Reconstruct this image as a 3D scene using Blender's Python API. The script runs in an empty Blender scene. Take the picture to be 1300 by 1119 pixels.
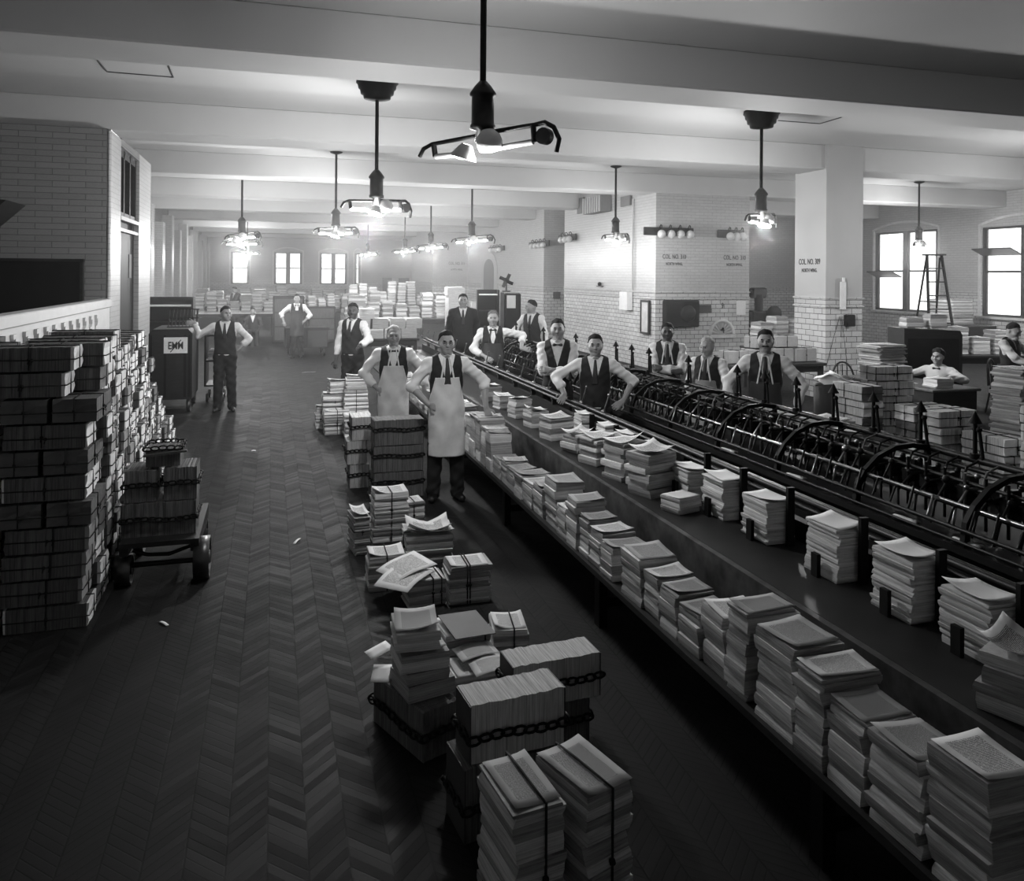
import bpy, math, random
import numpy as np
from mathutils import Matrix, Vector
PI = math.pi
C = bpy.context.scene.collection
SC = bpy.context.scene

# ------------------------------------------------------------------ camera frame (1300 x 1119)
F, PU, PV, EYE = 1011.0, 650.0, 349.3, 2.3
YAW, ROLL = math.radians(16.8), math.atan(.0075)
FW = Vector((math.sin(YAW), math.cos(YAW), 0))
RT = Vector((math.cos(YAW), -math.sin(YAW), 0))
UPV = Vector((0, 0, 1))
RC = math.cos(ROLL) * RT + math.sin(ROLL) * UPV
UC = -math.sin(ROLL) * RT + math.cos(ROLL) * UPV

def at(u, v, x=None, y=None, z=None, d=None):
    """the point of the room seen at (u, v) on the plane x / y / z = const or at depth d"""
    r = FW + (u - PU) / F * RC - (v - PV) / F * UC
    t = x / r.x if x is not None else y / r.y if y is not None else (z - EYE) / r.z if z is not None else d
    return Vector((r.x * t, r.y * t, EYE + r.z * t))

def make_camera():
    cd = bpy.data.cameras.new('camera'); co = bpy.data.objects.new('camera', cd); C.objects.link(co)
    m = Matrix((RC, UC, -FW)).transposed().to_4x4(); m.translation = (0, 0, EYE)
    co.matrix_world = m
    cd.sensor_fit = 'HORIZONTAL'; cd.sensor_width = 36; cd.lens = F / 1300 * 36
    cd.shift_y = -(559.5 - PV) / 1300
    cd.clip_start = .05; cd.clip_end = 200
    SC.camera = co

# ------------------------------------------------------------------ words
ORD = ('zeroth first second third fourth fifth sixth seventh eighth ninth tenth eleventh twelfth thirteenth fourteenth fifteenth sixteenth '
       'seventeenth eighteenth nineteenth twentieth').split()
def ordw(n):
    if n <= 20: return ORD[n]
    t = {2: 'twenty', 3: 'thirty', 4: 'forty'}[n // 10]
    return (t + '-' + ORD[n % 10]) if n % 10 else {2: 'twentieth', 3: 'thirtieth', 4: 'fortieth'}[n // 10]

# ------------------------------------------------------------------ objects
def thing(name, label, cat, loc=(0, 0, 0), rz=0, group=None):
    o = bpy.data.objects.new(name, None); C.objects.link(o)
    o.empty_display_size = .1
    o.location = loc; o.rotation_euler = (0, 0, rz)
    return tag(o, label, cat, group)
def tag(o, label, cat, group=None):
    o['label'] = label; o['category'] = cat
    if group: o['group'] = group
    return o
def struct(o):
    o['kind'] = 'structure'; return o
def link(name, me, parent=None, loc=(0, 0, 0), rot=(0, 0, 0)):
    o = bpy.data.objects.new(name, me); C.objects.link(o)
    o.parent = parent; o.location = loc; o.rotation_euler = rot
    return o
def dup(root, loc, rz, label, group=None):
    r = root.copy(); C.objects.link(r); r.location = loc; r.rotation_euler = (0, 0, rz); r['label'] = label
    if group: r['group'] = group
    for ch in list(root.children):
        c = ch.copy(); C.objects.link(c); c.parent = r
        for g in list(ch.children):
            e = g.copy(); C.objects.link(e); e.parent = c
    return r

class MB:
    """collects shapes, builds them as one mesh"""
    def __init__(s): s.v = []; s.f = []; s.m = []; s.sm = []
    def add(s, vs, fs, mi=0, smooth=False, mtx=None):
        b = len(s.v)
        for p in vs:
            p = Vector(p)
            s.v.append(tuple(mtx @ p) if mtx is not None else tuple(p))
        for q in fs:
            s.f.append(tuple(b + i for i in q)); s.m.append(mi); s.sm.append(smooth)
        return s
    def box(s, lo, hi, mi=0, mtx=None, bev=0):
        (x0, y0, z0), (x1, y1, z1) = lo, hi
        if bev <= 0:
            vs = [(x0, y0, z0), (x1, y0, z0), (x1, y1, z0), (x0, y1, z0), (x0, y0, z1), (x1, y0, z1), (x1, y1, z1), (x0, y1, z1)]
            fs = [(3, 2, 1, 0), (4, 5, 6, 7), (0, 1, 5, 4), (1, 2, 6, 5), (2, 3, 7, 6), (3, 0, 4, 7)]
            return s.add(vs, fs, mi, False, mtx)
        b = bev; vs = []; fs = []
        for (zz, ins) in ((z0, b), (z0 + b, 0), (z1 - b, 0), (z1, b)):
            for (sx, sy) in ((0, 0), (1, 0), (1, 1), (0, 1)):
                ax, ay = (x1 - ins, x0 + ins)[1 - sx], (y1 - ins, y0 + ins)[1 - sy]
                cx = b * .7; e = -1 if sx else 1; g = -1 if sy else 1
                pa = (ax + (e * cx), ay, zz); pb = (ax, ay + (g * cx), zz)
                vs += [pa, pb] if (sx, sy) in ((1, 0), (0, 1)) else [pb, pa]
        n = 8
        for k in range(3):
            for i in range(n):
                fs.append((k * n + i, k * n + (i + 1) % n, (k + 1) * n + (i + 1) % n, (k + 1) * n + i))
        fs.append(tuple(reversed(range(n)))); fs.append(tuple(3 * n + i for i in range(n)))
        return s.add(vs, fs, mi, False, mtx)
    def cyl(s, p0, p1, r0, n=12, r1=None, mi=0, caps=True):
        p0 = Vector(p0); p1 = Vector(p1); r1 = r0 if r1 is None else r1
        a = (p1 - p0).normalized(); t = a.orthogonal().normalized(); w = a.cross(t)
        vs = []
        for p, r in ((p0, r0), (p1, r1)):
            for i in range(n):
                q = 2 * PI * i / n; vs.append(p + r * (math.cos(q) * t + math.sin(q) * w))
        fs = [(i, (i + 1) % n, n + (i + 1) % n, n + i) for i in range(n)]
        s.add(vs, fs, mi, True)
        if caps:
            s.add(vs[:n], [tuple(reversed(range(n)))], mi); s.add(vs[n:], [tuple(range(n))], mi)
        return s
    def tube(s, pts, r, n=8, mi=0, closed=False):
        pts = [Vector(p) for p in pts]; k = len(pts); vs = []; up = None
        for i, p in enumerate(pts):
            a = (pts[(i + 1) % k] - pts[i - 1]) if closed else (pts[min(i + 1, k - 1)] - pts[max(i - 1, 0)])
            a = a.normalized()
            t = a.orthogonal().normalized() if up is None else (up - up.dot(a) * a)
            if t.length < 1e-5: t = a.orthogonal()
            t.normalize(); up = t; w = a.cross(t)
            for j in range(n):
                q = 2 * PI * j / n; vs.append(p + r * (math.cos(q) * t + math.sin(q) * w))
        fs = []
        for i in range(k if closed else k - 1):
            for j in range(n):
                fs.append((i * n + j, i * n + (j + 1) % n, ((i + 1) % k) * n + (j + 1) % n, ((i + 1) % k) * n + j))
        s.add(vs, fs, mi, True)
        if not closed:
            s.add(vs[:n], [tuple(reversed(range(n)))], mi); s.add(vs[-n:], [tuple(range(n))], mi)
        return s
    def lathe(s, prof, n=20, mi=0, mtx=None, a0=0, a1=2 * PI):
        full = abs(a1 - a0 - 2 * PI) < 1e-6; m = n if full else n + 1; vs = []
        for (r, z) in prof:
            for j in range(m):
                q = a0 + (a1 - a0) * j / n; vs.append((r * math.cos(q), r * math.sin(q), z))
        fs = []
        for i in range(len(prof) - 1):
            for j in range(n if full else n):
                j2 = (j + 1) % m if full else j + 1
                fs.append((i * m + j, i * m + j2, (i + 1) * m + j2, (i + 1) * m + j))
        return s.add(vs, fs, mi, True, mtx)
    def ball(s, c, r, n=12, mi=0):
        rr = r if isinstance(r, (tuple, list)) else (r, r, r)
        prof = [(math.sin(PI * i / 8), -math.cos(PI * i / 8)) for i in range(9)]
        m = Matrix.Translation(c) @ Matrix.Diagonal((*rr, 1))
        return s.lathe(prof, n, mi, m)
    def prism(s, poly, axis, a, b, mi=0, smooth=False):
        """poly in the two remaining axes (in x,y,z order), swept from a to b along axis"""
        def P(q, t):
            l = list(q); l.insert(axis, t); return tuple(l)
        n = len(poly); vs = [P(q, a) for q in poly] + [P(q, b) for q in poly]
        fs = [(i, (i + 1) % n, n + (i + 1) % n, n + i) for i in range(n)]
        s.add(vs, fs, mi, smooth)
        s.add(vs[:n], [tuple(reversed(range(n)))], mi); s.add(vs[n:], [tuple(range(n))], mi)
        return s
    def sheet(s, fn, nu, nv, mi=0, th=.0015, mtx=None, smooth=True):
        """thin solid sheet over fn(u,v)->point"""
        vs = []
        for dz in (0, -th):
            for i in range(nu + 1):
                for j in range(nv + 1):
                    p = fn(i / nu, j / nv); vs.append((p[0], p[1], p[2] + dz))
        m = (nu + 1) * (nv + 1); fs = []
        g = lambda i, j: i * (nv + 1) + j
        for i in range(nu):
            for j in range(nv):
                q = (g(i, j), g(i + 1, j), g(i + 1, j + 1), g(i, j + 1))
                fs.append(q); fs.append(tuple(m + k for k in reversed(q)))
        for i in range(nu):
            fs.append((g(i, 0), m + g(i, 0), m + g(i + 1, 0), g(i + 1, 0))); fs.append((g(i + 1, nv), m + g(i + 1, nv), m + g(i, nv), g(i, nv)))
        for j in range(nv):
            fs.append((g(0, j + 1), m + g(0, j + 1), m + g(0, j), g(0, j))); fs.append((g(nu, j), m + g(nu, j), m + g(nu, j + 1), g(nu, j + 1)))
        return s.add(vs, fs, mi, smooth, mtx)
    def mesh(s, name, mats):
        me = bpy.data.meshes.new(name)
        me.from_pydata(s.v, [], s.f)
        for m in (mats if isinstance(mats, (list, tuple)) else [mats]): me.materials.append(m)
        me.polygons.foreach_set('material_index', s.m)
        me.polygons.foreach_set('use_smooth', s.sm)
        me.update()
        return me
    def build(s, name, mats, parent=None, loc=(0, 0, 0), rot=(0, 0, 0)):
        return link(name, s.mesh(name, mats), parent, loc, rot)

# ------------------------------------------------------------------ materials
def new_mat(name):
    m = bpy.data.materials.new(name); m.use_nodes = True
    nt = m.node_tree; b = nt.nodes['Principled BSDF']
    return m, nt, b
def node(nt, typ, **kw):
    n = nt.nodes.new(typ)
    for k, v in kw.items():
        if k in n.inputs if isinstance(k, str) else False: n.inputs[k].default_value = v
        else: setattr(n, k, v)
    return n
def mth(nt, op, a, b=None, c=None):
    n = nt.nodes.new('ShaderNodeMath'); n.operation = op
    for i, x in enumerate((a, b, c)):
        if x is None: continue
        if isinstance(x, (int, float)): n.inputs[i].default_value = x
        else: nt.links.new(x, n.inputs[i])
    return n.outputs[0]
def ramp(nt, fac, lo, hi, p0=0., p1=1.):
    r = nt.nodes.new('ShaderNodeMapRange'); nt.links.new(fac, r.inputs[0])
    r.inputs[1].default_value = p0; r.inputs[2].default_value = p1; r.inputs[3].default_value = lo; r.inputs[4].default_value = hi
    return r.outputs[0]
def setc(b, g): b.inputs['Base Color'].default_value = (g, g, g, 1)
def bump(nt, b, h, strength=.3, dist=.01):
    n = nt.nodes.new('ShaderNodeBump'); n.inputs['Strength'].default_value = strength; n.inputs['Distance'].default_value = dist
    nt.links.new(h, n.inputs['Height']); nt.links.new(n.outputs[0], b.inputs['Normal'])
def plain(name, g, rough=.6, metal=0., spec=.5, var=.12, scale=6., bmp=0., stretch=(1, 1, 1)):
    m, nt, b = new_mat(name)
    b.inputs['Roughness'].default_value = rough; b.inputs['Metallic'].default_value = metal
    b.inputs['Specular IOR Level'].default_value = spec
    tc = nt.nodes.new('ShaderNodeTexCoord'); mp = nt.nodes.new('ShaderNodeMapping'); mp.inputs['Scale'].default_value = stretch
    nt.links.new(tc.outputs['Object'], mp.inputs[0])
    nz = nt.nodes.new('ShaderNodeTexNoise'); nz.inputs['Scale'].default_value = scale; nz.inputs['Detail'].default_value = 5
    nt.links.new(mp.outputs[0], nz.inputs['Vector'])
    nt.links.new(ramp(nt, nz.outputs[0], g * (1 - var), g * (1 + var), .3, .7), b.inputs['Base Color'])
    if bmp: bump(nt, b, nz.outputs[0], bmp)
    return m
def glow(name, e, g=1.):
    m, nt, b = new_mat(name); setc(b, .8)
    b.inputs['Emission Color'].default_value = (g, g, g, 1); b.inputs['Emission Strength'].default_value = e
    return m
def wall_uv(nt):
    ge = nt.nodes.new('ShaderNodeNewGeometry')
    sp = nt.nodes.new('ShaderNodeSeparateXYZ'); nt.links.new(ge.outputs['Position'], sp.inputs[0])
    sn = nt.nodes.new('ShaderNodeSeparateXYZ'); nt.links.new(ge.outputs['True Normal'], sn.inputs[0])
    k = mth(nt, 'GREATER_THAN', mth(nt, 'ABSOLUTE', sn.outputs[0]), .5)
    u = mth(nt, 'ADD', mth(nt, 'MULTIPLY', sp.outputs[1], k), mth(nt, 'MULTIPLY', sp.outputs[0], mth(nt, 'SUBTRACT', 1., k)))
    cb = nt.nodes.new('ShaderNodeCombineXYZ'); nt.links.new(u, cb.inputs[0]); nt.links.new(sp.outputs[2], cb.inputs[1])
    return cb.outputs[0]
def tiles(name, c, mortar, bw, bh, gap, rough=.25, var=.08, bmp=.3, offset=.5):
    m, nt, b = new_mat(name)
    t = nt.nodes.new('ShaderNodeTexBrick'); nt.links.new(wall_uv(nt), t.inputs['Vector'])
    t.offset = offset
    t.inputs['Scale'].default_value = 1; t.inputs['Brick Width'].default_value = bw; t.inputs['Row Height'].default_value = bh
    t.inputs['Mortar Size'].default_value = gap; t.inputs['Mortar Smooth'].default_value = .1
    t.inputs['Color1'].default_value = (c * (1 + var),) * 3 + (1,); t.inputs['Color2'].default_value = (c * (1 - var),) * 3 + (1,)
    t.inputs['Mortar'].default_value = (mortar,) * 3 + (1,)
    nt.links.new(t.outputs['Color'], b.inputs['Base Color'])
    b.inputs['Roughness'].default_value = rough
    bump(nt, b, mth(nt, 'SUBTRACT', 1., t.outputs['Fac']), bmp, .006)
    return m
def paper_edges(name, lo, hi, stretch, rough=.8):
    """paper seen edge-on: fine lines, one per few sheets"""
    m, nt, b = new_mat(name); b.inputs['Roughness'].default_value = rough; b.inputs['Specular IOR Level'].default_value = .2
    tc = nt.nodes.new('ShaderNodeTexCoord'); mp = nt.nodes.new('ShaderNodeMapping'); mp.inputs['Scale'].default_value = stretch
    nt.links.new(tc.outputs['Object'], mp.inputs[0])
    nz = nt.nodes.new('ShaderNodeTexNoise'); nz.inputs['Scale'].default_value = 1.; nz.inputs['Detail'].default_value = 4; nz.inputs['Roughness'].default_value = .7
    nt.links.new(mp.outputs[0], nz.inputs['Vector'])
    nt.links.new(ramp(nt, nz.outputs[0], lo, hi, .32, .66), b.inputs['Base Color'])
    bump(nt, b, nz.outputs[0], .35, .004)
    return m
def page_mat(name, paper, ink, lines=46.):
    """printed page: a text block inside white margins"""
    m, nt, b = new_mat(name); b.inputs['Roughness'].default_value = .8; b.inputs['Specular IOR Level'].default_value = .2
    tc = nt.nodes.new('ShaderNodeTexCoord'); sp = nt.nodes.new('ShaderNodeSeparateXYZ'); nt.links.new(tc.outputs['Generated'], sp.inputs[0])
    x, y = sp.outputs[0], sp.outputs[1]
    def inside(t, a, c): return mth(nt, 'MULTIPLY', mth(nt, 'GREATER_THAN', t, a), mth(nt, 'LESS_THAN', t, c))
    blk = mth(nt, 'MULTIPLY', inside(x, .16, .86), inside(y, .14, .88))
    ln = mth(nt, 'GREATER_THAN', mth(nt, 'SINE', mth(nt, 'MULTIPLY', y, lines * 2 * PI)), -.1)
    mp = nt.nodes.new('ShaderNodeMapping'); mp.inputs['Scale'].default_value = (60, lines, 1); nt.links.new(tc.outputs['Generated'], mp.inputs[0])
    nz = nt.nodes.new('ShaderNodeTexNoise'); nz.inputs['Scale'].default_value = 1; nt.links.new(mp.outputs[0], nz.inputs['Vector'])
    w = mth(nt, 'MULTIPLY', mth(nt, 'MULTIPLY', blk, ln), mth(nt, 'GREATER_THAN', nz.outputs[0], .42))
    nt.links.new(ramp(nt, w, paper, ink), b.inputs['Base Color'])
    return m
def herringbone(name):
    m, nt, b = new_mat(name)
    ge = nt.nodes.new('ShaderNodeNewGeometry'); sp = nt.nodes.new('ShaderNodeSeparateXYZ'); nt.links.new(ge.outputs['Position'], sp.inputs[0])
    x, y = sp.outputs[0], sp.outputs[1]
    W, T = .155, .058
    zig = mth(nt, 'PINGPONG', x, W)
    yy = mth(nt, 'DIVIDE', mth(nt, 'ADD', y, zig), T)
    row = mth(nt, 'FLOOR', yy); col = mth(nt, 'FLOOR', mth(nt, 'DIVIDE', x, W))
    fy = mth(nt, 'FRACT', yy); fx = mth(nt, 'FRACT', mth(nt, 'DIVIDE', x, W))
    cb = nt.nodes.new('ShaderNodeCombineXYZ'); nt.links.new(col, cb.inputs[0]); nt.links.new(row, cb.inputs[1])
    wn = nt.nodes.new('ShaderNodeTexWhiteNoise'); nt.links.new(cb.outputs[0], wn.inputs['Vector'])
    gap = mth(nt, 'MINIMUM', mth(nt, 'MULTIPLY', mth(nt, 'PINGPONG', fy, .5), T), mth(nt, 'MULTIPLY', mth(nt, 'PINGPONG', fx, .5), W))
    g = ramp(nt, gap, 0., 1., .001, .006)
    nz = nt.nodes.new('ShaderNodeTexNoise'); nz.inputs['Scale'].default_value = 1.3; nz.inputs['Detail'].default_value = 6
    nt.links.new(ge.outputs['Position'], nz.inputs['Vector'])
    c = mth(nt, 'MULTIPLY', ramp(nt, wn.outputs[0], .009, .016), ramp(nt, g, .25, 1.))
    c = mth(nt, 'MULTIPLY', c, ramp(nt, nz.outputs[0], .75, 1.3, .3, .7))
    nt.links.new(c, b.inputs['Base Color'])
    nt.links.new(ramp(nt, mth(nt, 'ADD', wn.outputs[0], nz.outputs[0]), .60, .80, .3, 1.5), b.inputs['Roughness'])
    b.inputs['Specular IOR Level'].default_value = .16
    hh = mth(nt, 'ADD', g, mth(nt, 'MULTIPLY', wn.outputs[0], .5))
    bump(nt, b, hh, .15, .003)
    return m

M = {}
def materials():
    M['floor'] = herringbone('herringbone_floor')
    M['plaster'] = plain('ceiling_plaster', .50, .7, var=.04, scale=.7)
    M['hatch'] = plain('hatch_line', .06, .8)
    M['column_paint'] = plain('column_paint', .42, .55, var=.05, scale=1.2)
    M['tile_hi'] = tiles('painted_brick', .44, .27, .24, .075, .004, .35, .04, .25)
    M['tile_lo'] = tiles('glazed_tile', .60, .07, .24, .107, .006, .18, .09, .3)
    M['tile_band'] = tiles('tile_band', .52, .09, .30, .085, .005, .2, .06, .3)
    M['brick_left'] = tiles('left_brick', .20, .09, .42, .085, .005, .4, .06, .3)
    M['wains'] = plain('painted_boards', .55, .5, var=.05)
    M['dark_wood'] = plain('dark_wood', .016, .5, 0, .3, var=.35, scale=4, stretch=(1, 1, 6))
    M['mid_wood'] = plain('worn_wood', .07, .5, var=.3, scale=5, stretch=(6, 1, 1))
    M['ledge'] = plain('worn_ledge_board', .055, .6, var=.7, scale=9, stretch=(1, 1, 1), bmp=.3)
    M['iron'] = plain('black_iron', .012, .42, .3, .4, var=.3, scale=20)
    M['iron_flat'] = plain('black_enamel', .006, .6, 0, .2, var=.3)
    M['steel'] = plain('worn_steel', .32, .28, .9, var=.3, scale=15)
    M['trim'] = plain('dark_window_wood', .05, .45)
    M['trim_light'] = plain('pale_trim', .6, .5)
    M['pane'] = glow('lit_window_glass', 1.6)
    M['tube'] = glow('lit_tube', 26.)
    M['bulb'] = glow('lit_bulb', 30.)
    M['glass_off'] = plain('pale_tube_glass', .5, .15, 0, .6)
    M['opal'] = plain('opal_glass', .6, .2)
    M['p_hi'] = paper_edges('paper_edges_flat', .40, .80, (5, 5, 160))
    M['p_lo'] = paper_edges('paper_folds_flat', .20, .46, (5, 5, 130))
    M['p_x'] = paper_edges('paper_edges_upright', .30, .66, (150, 4, 4))
    M['p_y'] = paper_edges('paper_edges_upright_along', .30, .66, (4, 150, 4))
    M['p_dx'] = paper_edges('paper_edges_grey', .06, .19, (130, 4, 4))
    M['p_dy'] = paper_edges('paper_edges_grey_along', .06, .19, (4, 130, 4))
    M['white'] = plain('blank_white_paper', .78, .8, var=.05)
    M['kraft'] = plain('wrapping_paper', .30, .8, var=.12)
    M['kraft_dark'] = plain('dark_wrapping_paper', .12, .8, var=.2)
    M['page'] = page_mat('printed_page', .70, .14)
    M['page2'] = page_mat('grey_printed_page', .38, .12, 60.)
    M['twine'] = plain('dark_twine', .012, .9)
    M['board'] = plain('binders_board', .05, .6)
    M['greyboard'] = plain('grey_board', .16, .75, var=.06)
    M['canvas'] = plain('dark_canvas', .012, .85, bmp=.2)
    M['skin'] = plain('skin', .32, .5, var=.06, scale=9)
    M['skin_dark'] = plain('dark_skin', .085, .45, var=.08, scale=9)
    M['skin_pale'] = plain('pale_skin', .42, .5, var=.06, scale=9)
    M['shirt'] = plain('white_shirt', .80, .8, var=.07, scale=9, bmp=.5)
    M['shirt_grey'] = plain('grey_shirt', .55, .8, var=.12, scale=8, bmp=.25)
    M['vest'] = plain('dark_waistcoat', .016, .8, var=.2)
    M['trousers'] = plain('dark_trousers', .014, .85, var=.2, scale=10)
    M['apron'] = plain('canvas_apron', .68, .85, var=.14, scale=7, bmp=.6)
    M['bib'] = plain('dark_bib', .045, .8, var=.2)
    M['bib_grey'] = plain('grey_apron', .24, .8, var=.15)
    M['shoe'] = plain('black_shoe', .012, .35)
    M['hair'] = plain('dark_hair', .016, .75, 0, .25, var=.3, scale=30)
    M['hair_grey'] = plain('grey_hair', .42, .8, 0, .2, var=.2, scale=30)
    M['hair_fair'] = plain('fair_hair', .15, .75, 0, .2, var=.3, scale=30)
    M['tie'] = plain('dark_tie', .02, .6)
    M['eye'] = plain('eye', .03, .3)  # dark all over: the shade under the brows is put into this colour
    M['lips'] = plain('lips', .16, .5)
    M['letter'] = plain('lettering_paint', .03, .7)
    M['scrap'] = plain('white_scrap', .8, .8)
XL, XR, YN, YF, ZC, ZB = -3.75, 20.0, -4.0, 52.3, 4.8, 4.34
XC = 9.0                                   # left face of the brick core
BEAMS = [(2.75 + 4.96 * k, 2.75 + 4.96 * k + .8) for k in range(10)]
TW, TB = 1.75, 1.92                        # glazed tiles up to TW, moulded band up to TB

def lettering(s, size, loc, rot, parent, name='lettering', bold=.012, narrow=.68):
    cu = bpy.data.curves.new('t', 'FONT'); cu.body = s; cu.size = size; cu.extrude = .002; cu.offset = bold * size; cu.align_x = 'CENTER'
    cu.resolution_u = 3
    o = bpy.data.objects.new('t', cu); C.objects.link(o)
    bpy.context.view_layer.update()
    me = bpy.data.meshes.new_from_object(o.evaluated_get(bpy.context.evaluated_depsgraph_get()))
    bpy.data.objects.remove(o); me.materials.clear(); me.materials.append(M['letter']); me.name = 'lettering'
    for v in me.vertices: v.co.x *= narrow
    return link(name, me, parent, loc, rot)

def tiled_block(name, x0, x1, y0, y1, z1, mats=('tile_hi', 'tile_lo', 'tile_band'), skirt=.0):
    r = struct(MB().box((x0, y0, TB), (x1, y1, z1)).build(name, M[mats[0]]))
    MB().box((x0 - skirt, y0 - skirt, 0), (x1 + skirt, y1 + skirt, TW)).build('tile_wainscot', M[mats[1]], r)
    b = MB(); e = skirt + .025
    b.box((x0 - skirt - .004, y0 - skirt - .004, TW), (x1 + skirt + .004, y1 + skirt + .004, TB - .02)).box((x0 - e, y0 - e, TB - .025), (x1 + e, y1 + e, TB))
    b.box((x0 - e, y0 - e, TW - .012), (x1 + e, y1 + e, TW + .012))
    b.build('tile_band', M[mats[2]], r)
    return r

def window(n, axis, pos, a0, a1, z0, z1, inward, lights=2, vent=None):
    """a sash window in a wall: axis 0 = wall at x=pos running along y, axis 1 = wall at y=pos running along x"""
    def B(mb, a, b, u0, u1, w0, w1, mi=0):
        lo, hi = sorted((pos + a * inward, pos + b * inward))
        if axis == 0: mb.box((lo, u0, w0), (hi, u1, w1), mi)
        else: mb.box((u0, lo, w0), (u1, hi, w1), mi)
    fr = MB(); t = .07
    B(fr, -.12, -.02, a0, a1, z0, z0 + t); B(fr, -.12, -.02, a0, a1, z1 - t, z1)
    B(fr, -.12, -.02, a0, a0 + t, z0, z1); B(fr, -.12, -.02, a1 - t, a1, z0, z1)
    w = (a1 - a0) / lights
    for k in range(1, lights): B(fr, -.12, .0, a0 + w * k - .1, a0 + w * k + .1, z0, z1)
    r = struct(fr.build('window_%d' % n, M['trim']))
    zm = z0 + (z1 - z0) * .5
    for k in range(lights):
        p = MB(); B(p, -.1, -.09, a0 + w * k + .04, a0 + w * (k + 1) - .04, z0 + .03, z1 - .03); p.build('glass_pane', M['pane'], r)
        s = MB(); B(s, -.09, -.03, a0 + w * k, a0 + w * (k + 1), zm - .03, zm + .03)
        for q in (a0 + w * k + .05, a0 + w * (k + 1) - .13): B(s, -.09, -.04, q, q + .08, z0, z1)
        s.build('sash', M['trim'], r)
    sl = MB(); B(sl, -.02, .12, a0 - .08, a1 + .08, z0 - .07, z0); sl.build('window_sill', M['trim_light'], r)
    # segmental arch casing over the opening
    c = MB(); n_ = 14; mid = (a0 + a1) / 2; hw = (a1 - a0) / 2 + .1
    for i in range(n_):
        q0, q1 = -1 + 2 * i / n_, -1 + 2 * (i + 1) / n_
        h0, h1 = z1 + .03 + .24 * (1 - q0 * q0), z1 + .03 + .24 * (1 - q1 * q1)
        poly = [(mid + q0 * hw, h0), (mid + q1 * hw, h1), (mid + q1 * hw, h1 + .07), (mid + q0 * hw, h0 + .07)]
        lo, hi = sorted((pos - .02 * inward, pos + .05 * inward))
        if axis == 0: c.prism(poly, 0, lo, hi)
        else: c.prism([(p[0], p[1]) for p in poly], 1, lo, hi)
    B(c, -.02, .05, a0 - .1, a0 - .03, z0, z1 + .06); B(c, -.02, .05, a1 + .03, a1 + .1, z0, z1 + .06)
    c.build('arched_casing', M['trim_light'], r)
    if vent:
        v = MB(); u0, u1, zz = vent
        lo, hi = pos + inward * .03, pos + inward * .45
        vs = [(lo, u0, zz - .14), (lo, u1, zz - .14), (hi, u1, zz + .04), (hi, u0, zz + .04)]
        vs += [(a, b, c_ + .03) for a, b, c_ in vs]
        v.add(vs, [(3, 2, 1, 0), (4, 5, 6, 7), (0, 1, 5, 4), (1, 2, 6, 5), (2, 3, 7, 6), (3, 0, 4, 7)])
        v.build('ventilator_board', M['trim'], r)
    return r

def wall_with_holes(name, axis, pos, th, a0, a1, holes, mats):
    """wall slab with rectangular openings; the part below TW is glazed tile, the rest painted brick"""
    def pieces(zlo, zhi):
        mb = MB(); cuts = sorted({a0, a1, *[h[0] for h in holes], *[h[1] for h in holes]})
        for u0, u1 in zip(cuts, cuts[1:]):
            hs = [h for h in holes if h[0] <= u0 and h[1] >= u1]
            segs = [(zlo, zhi)]
            for h in hs:
                out = []
                for s0, s1 in segs:
                    if h[2] > s0: out.append((s0, min(s1, h[2])))
                    if h[3] < s1: out.append((max(s0, h[3]), s1))
                segs = [s for s in out if s[1] - s[0] > 1e-4]
            for s0, s1 in segs:
                if axis == 0: mb.box((min(pos, pos + th), u0, s0), (max(pos, pos + th), u1, s1))
                else: mb.box((u0, min(pos, pos + th), s0), (u1, max(pos, pos + th), s1))
        return mb
    r = struct(pieces(TB, ZC).build(name, M[mats[0]]))
    pieces(0, TW).build('tile_wainscot', M[mats[1]], r)
    pieces(TW, TB).build('tile_band', M[mats[2]], r)
    return r

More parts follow.
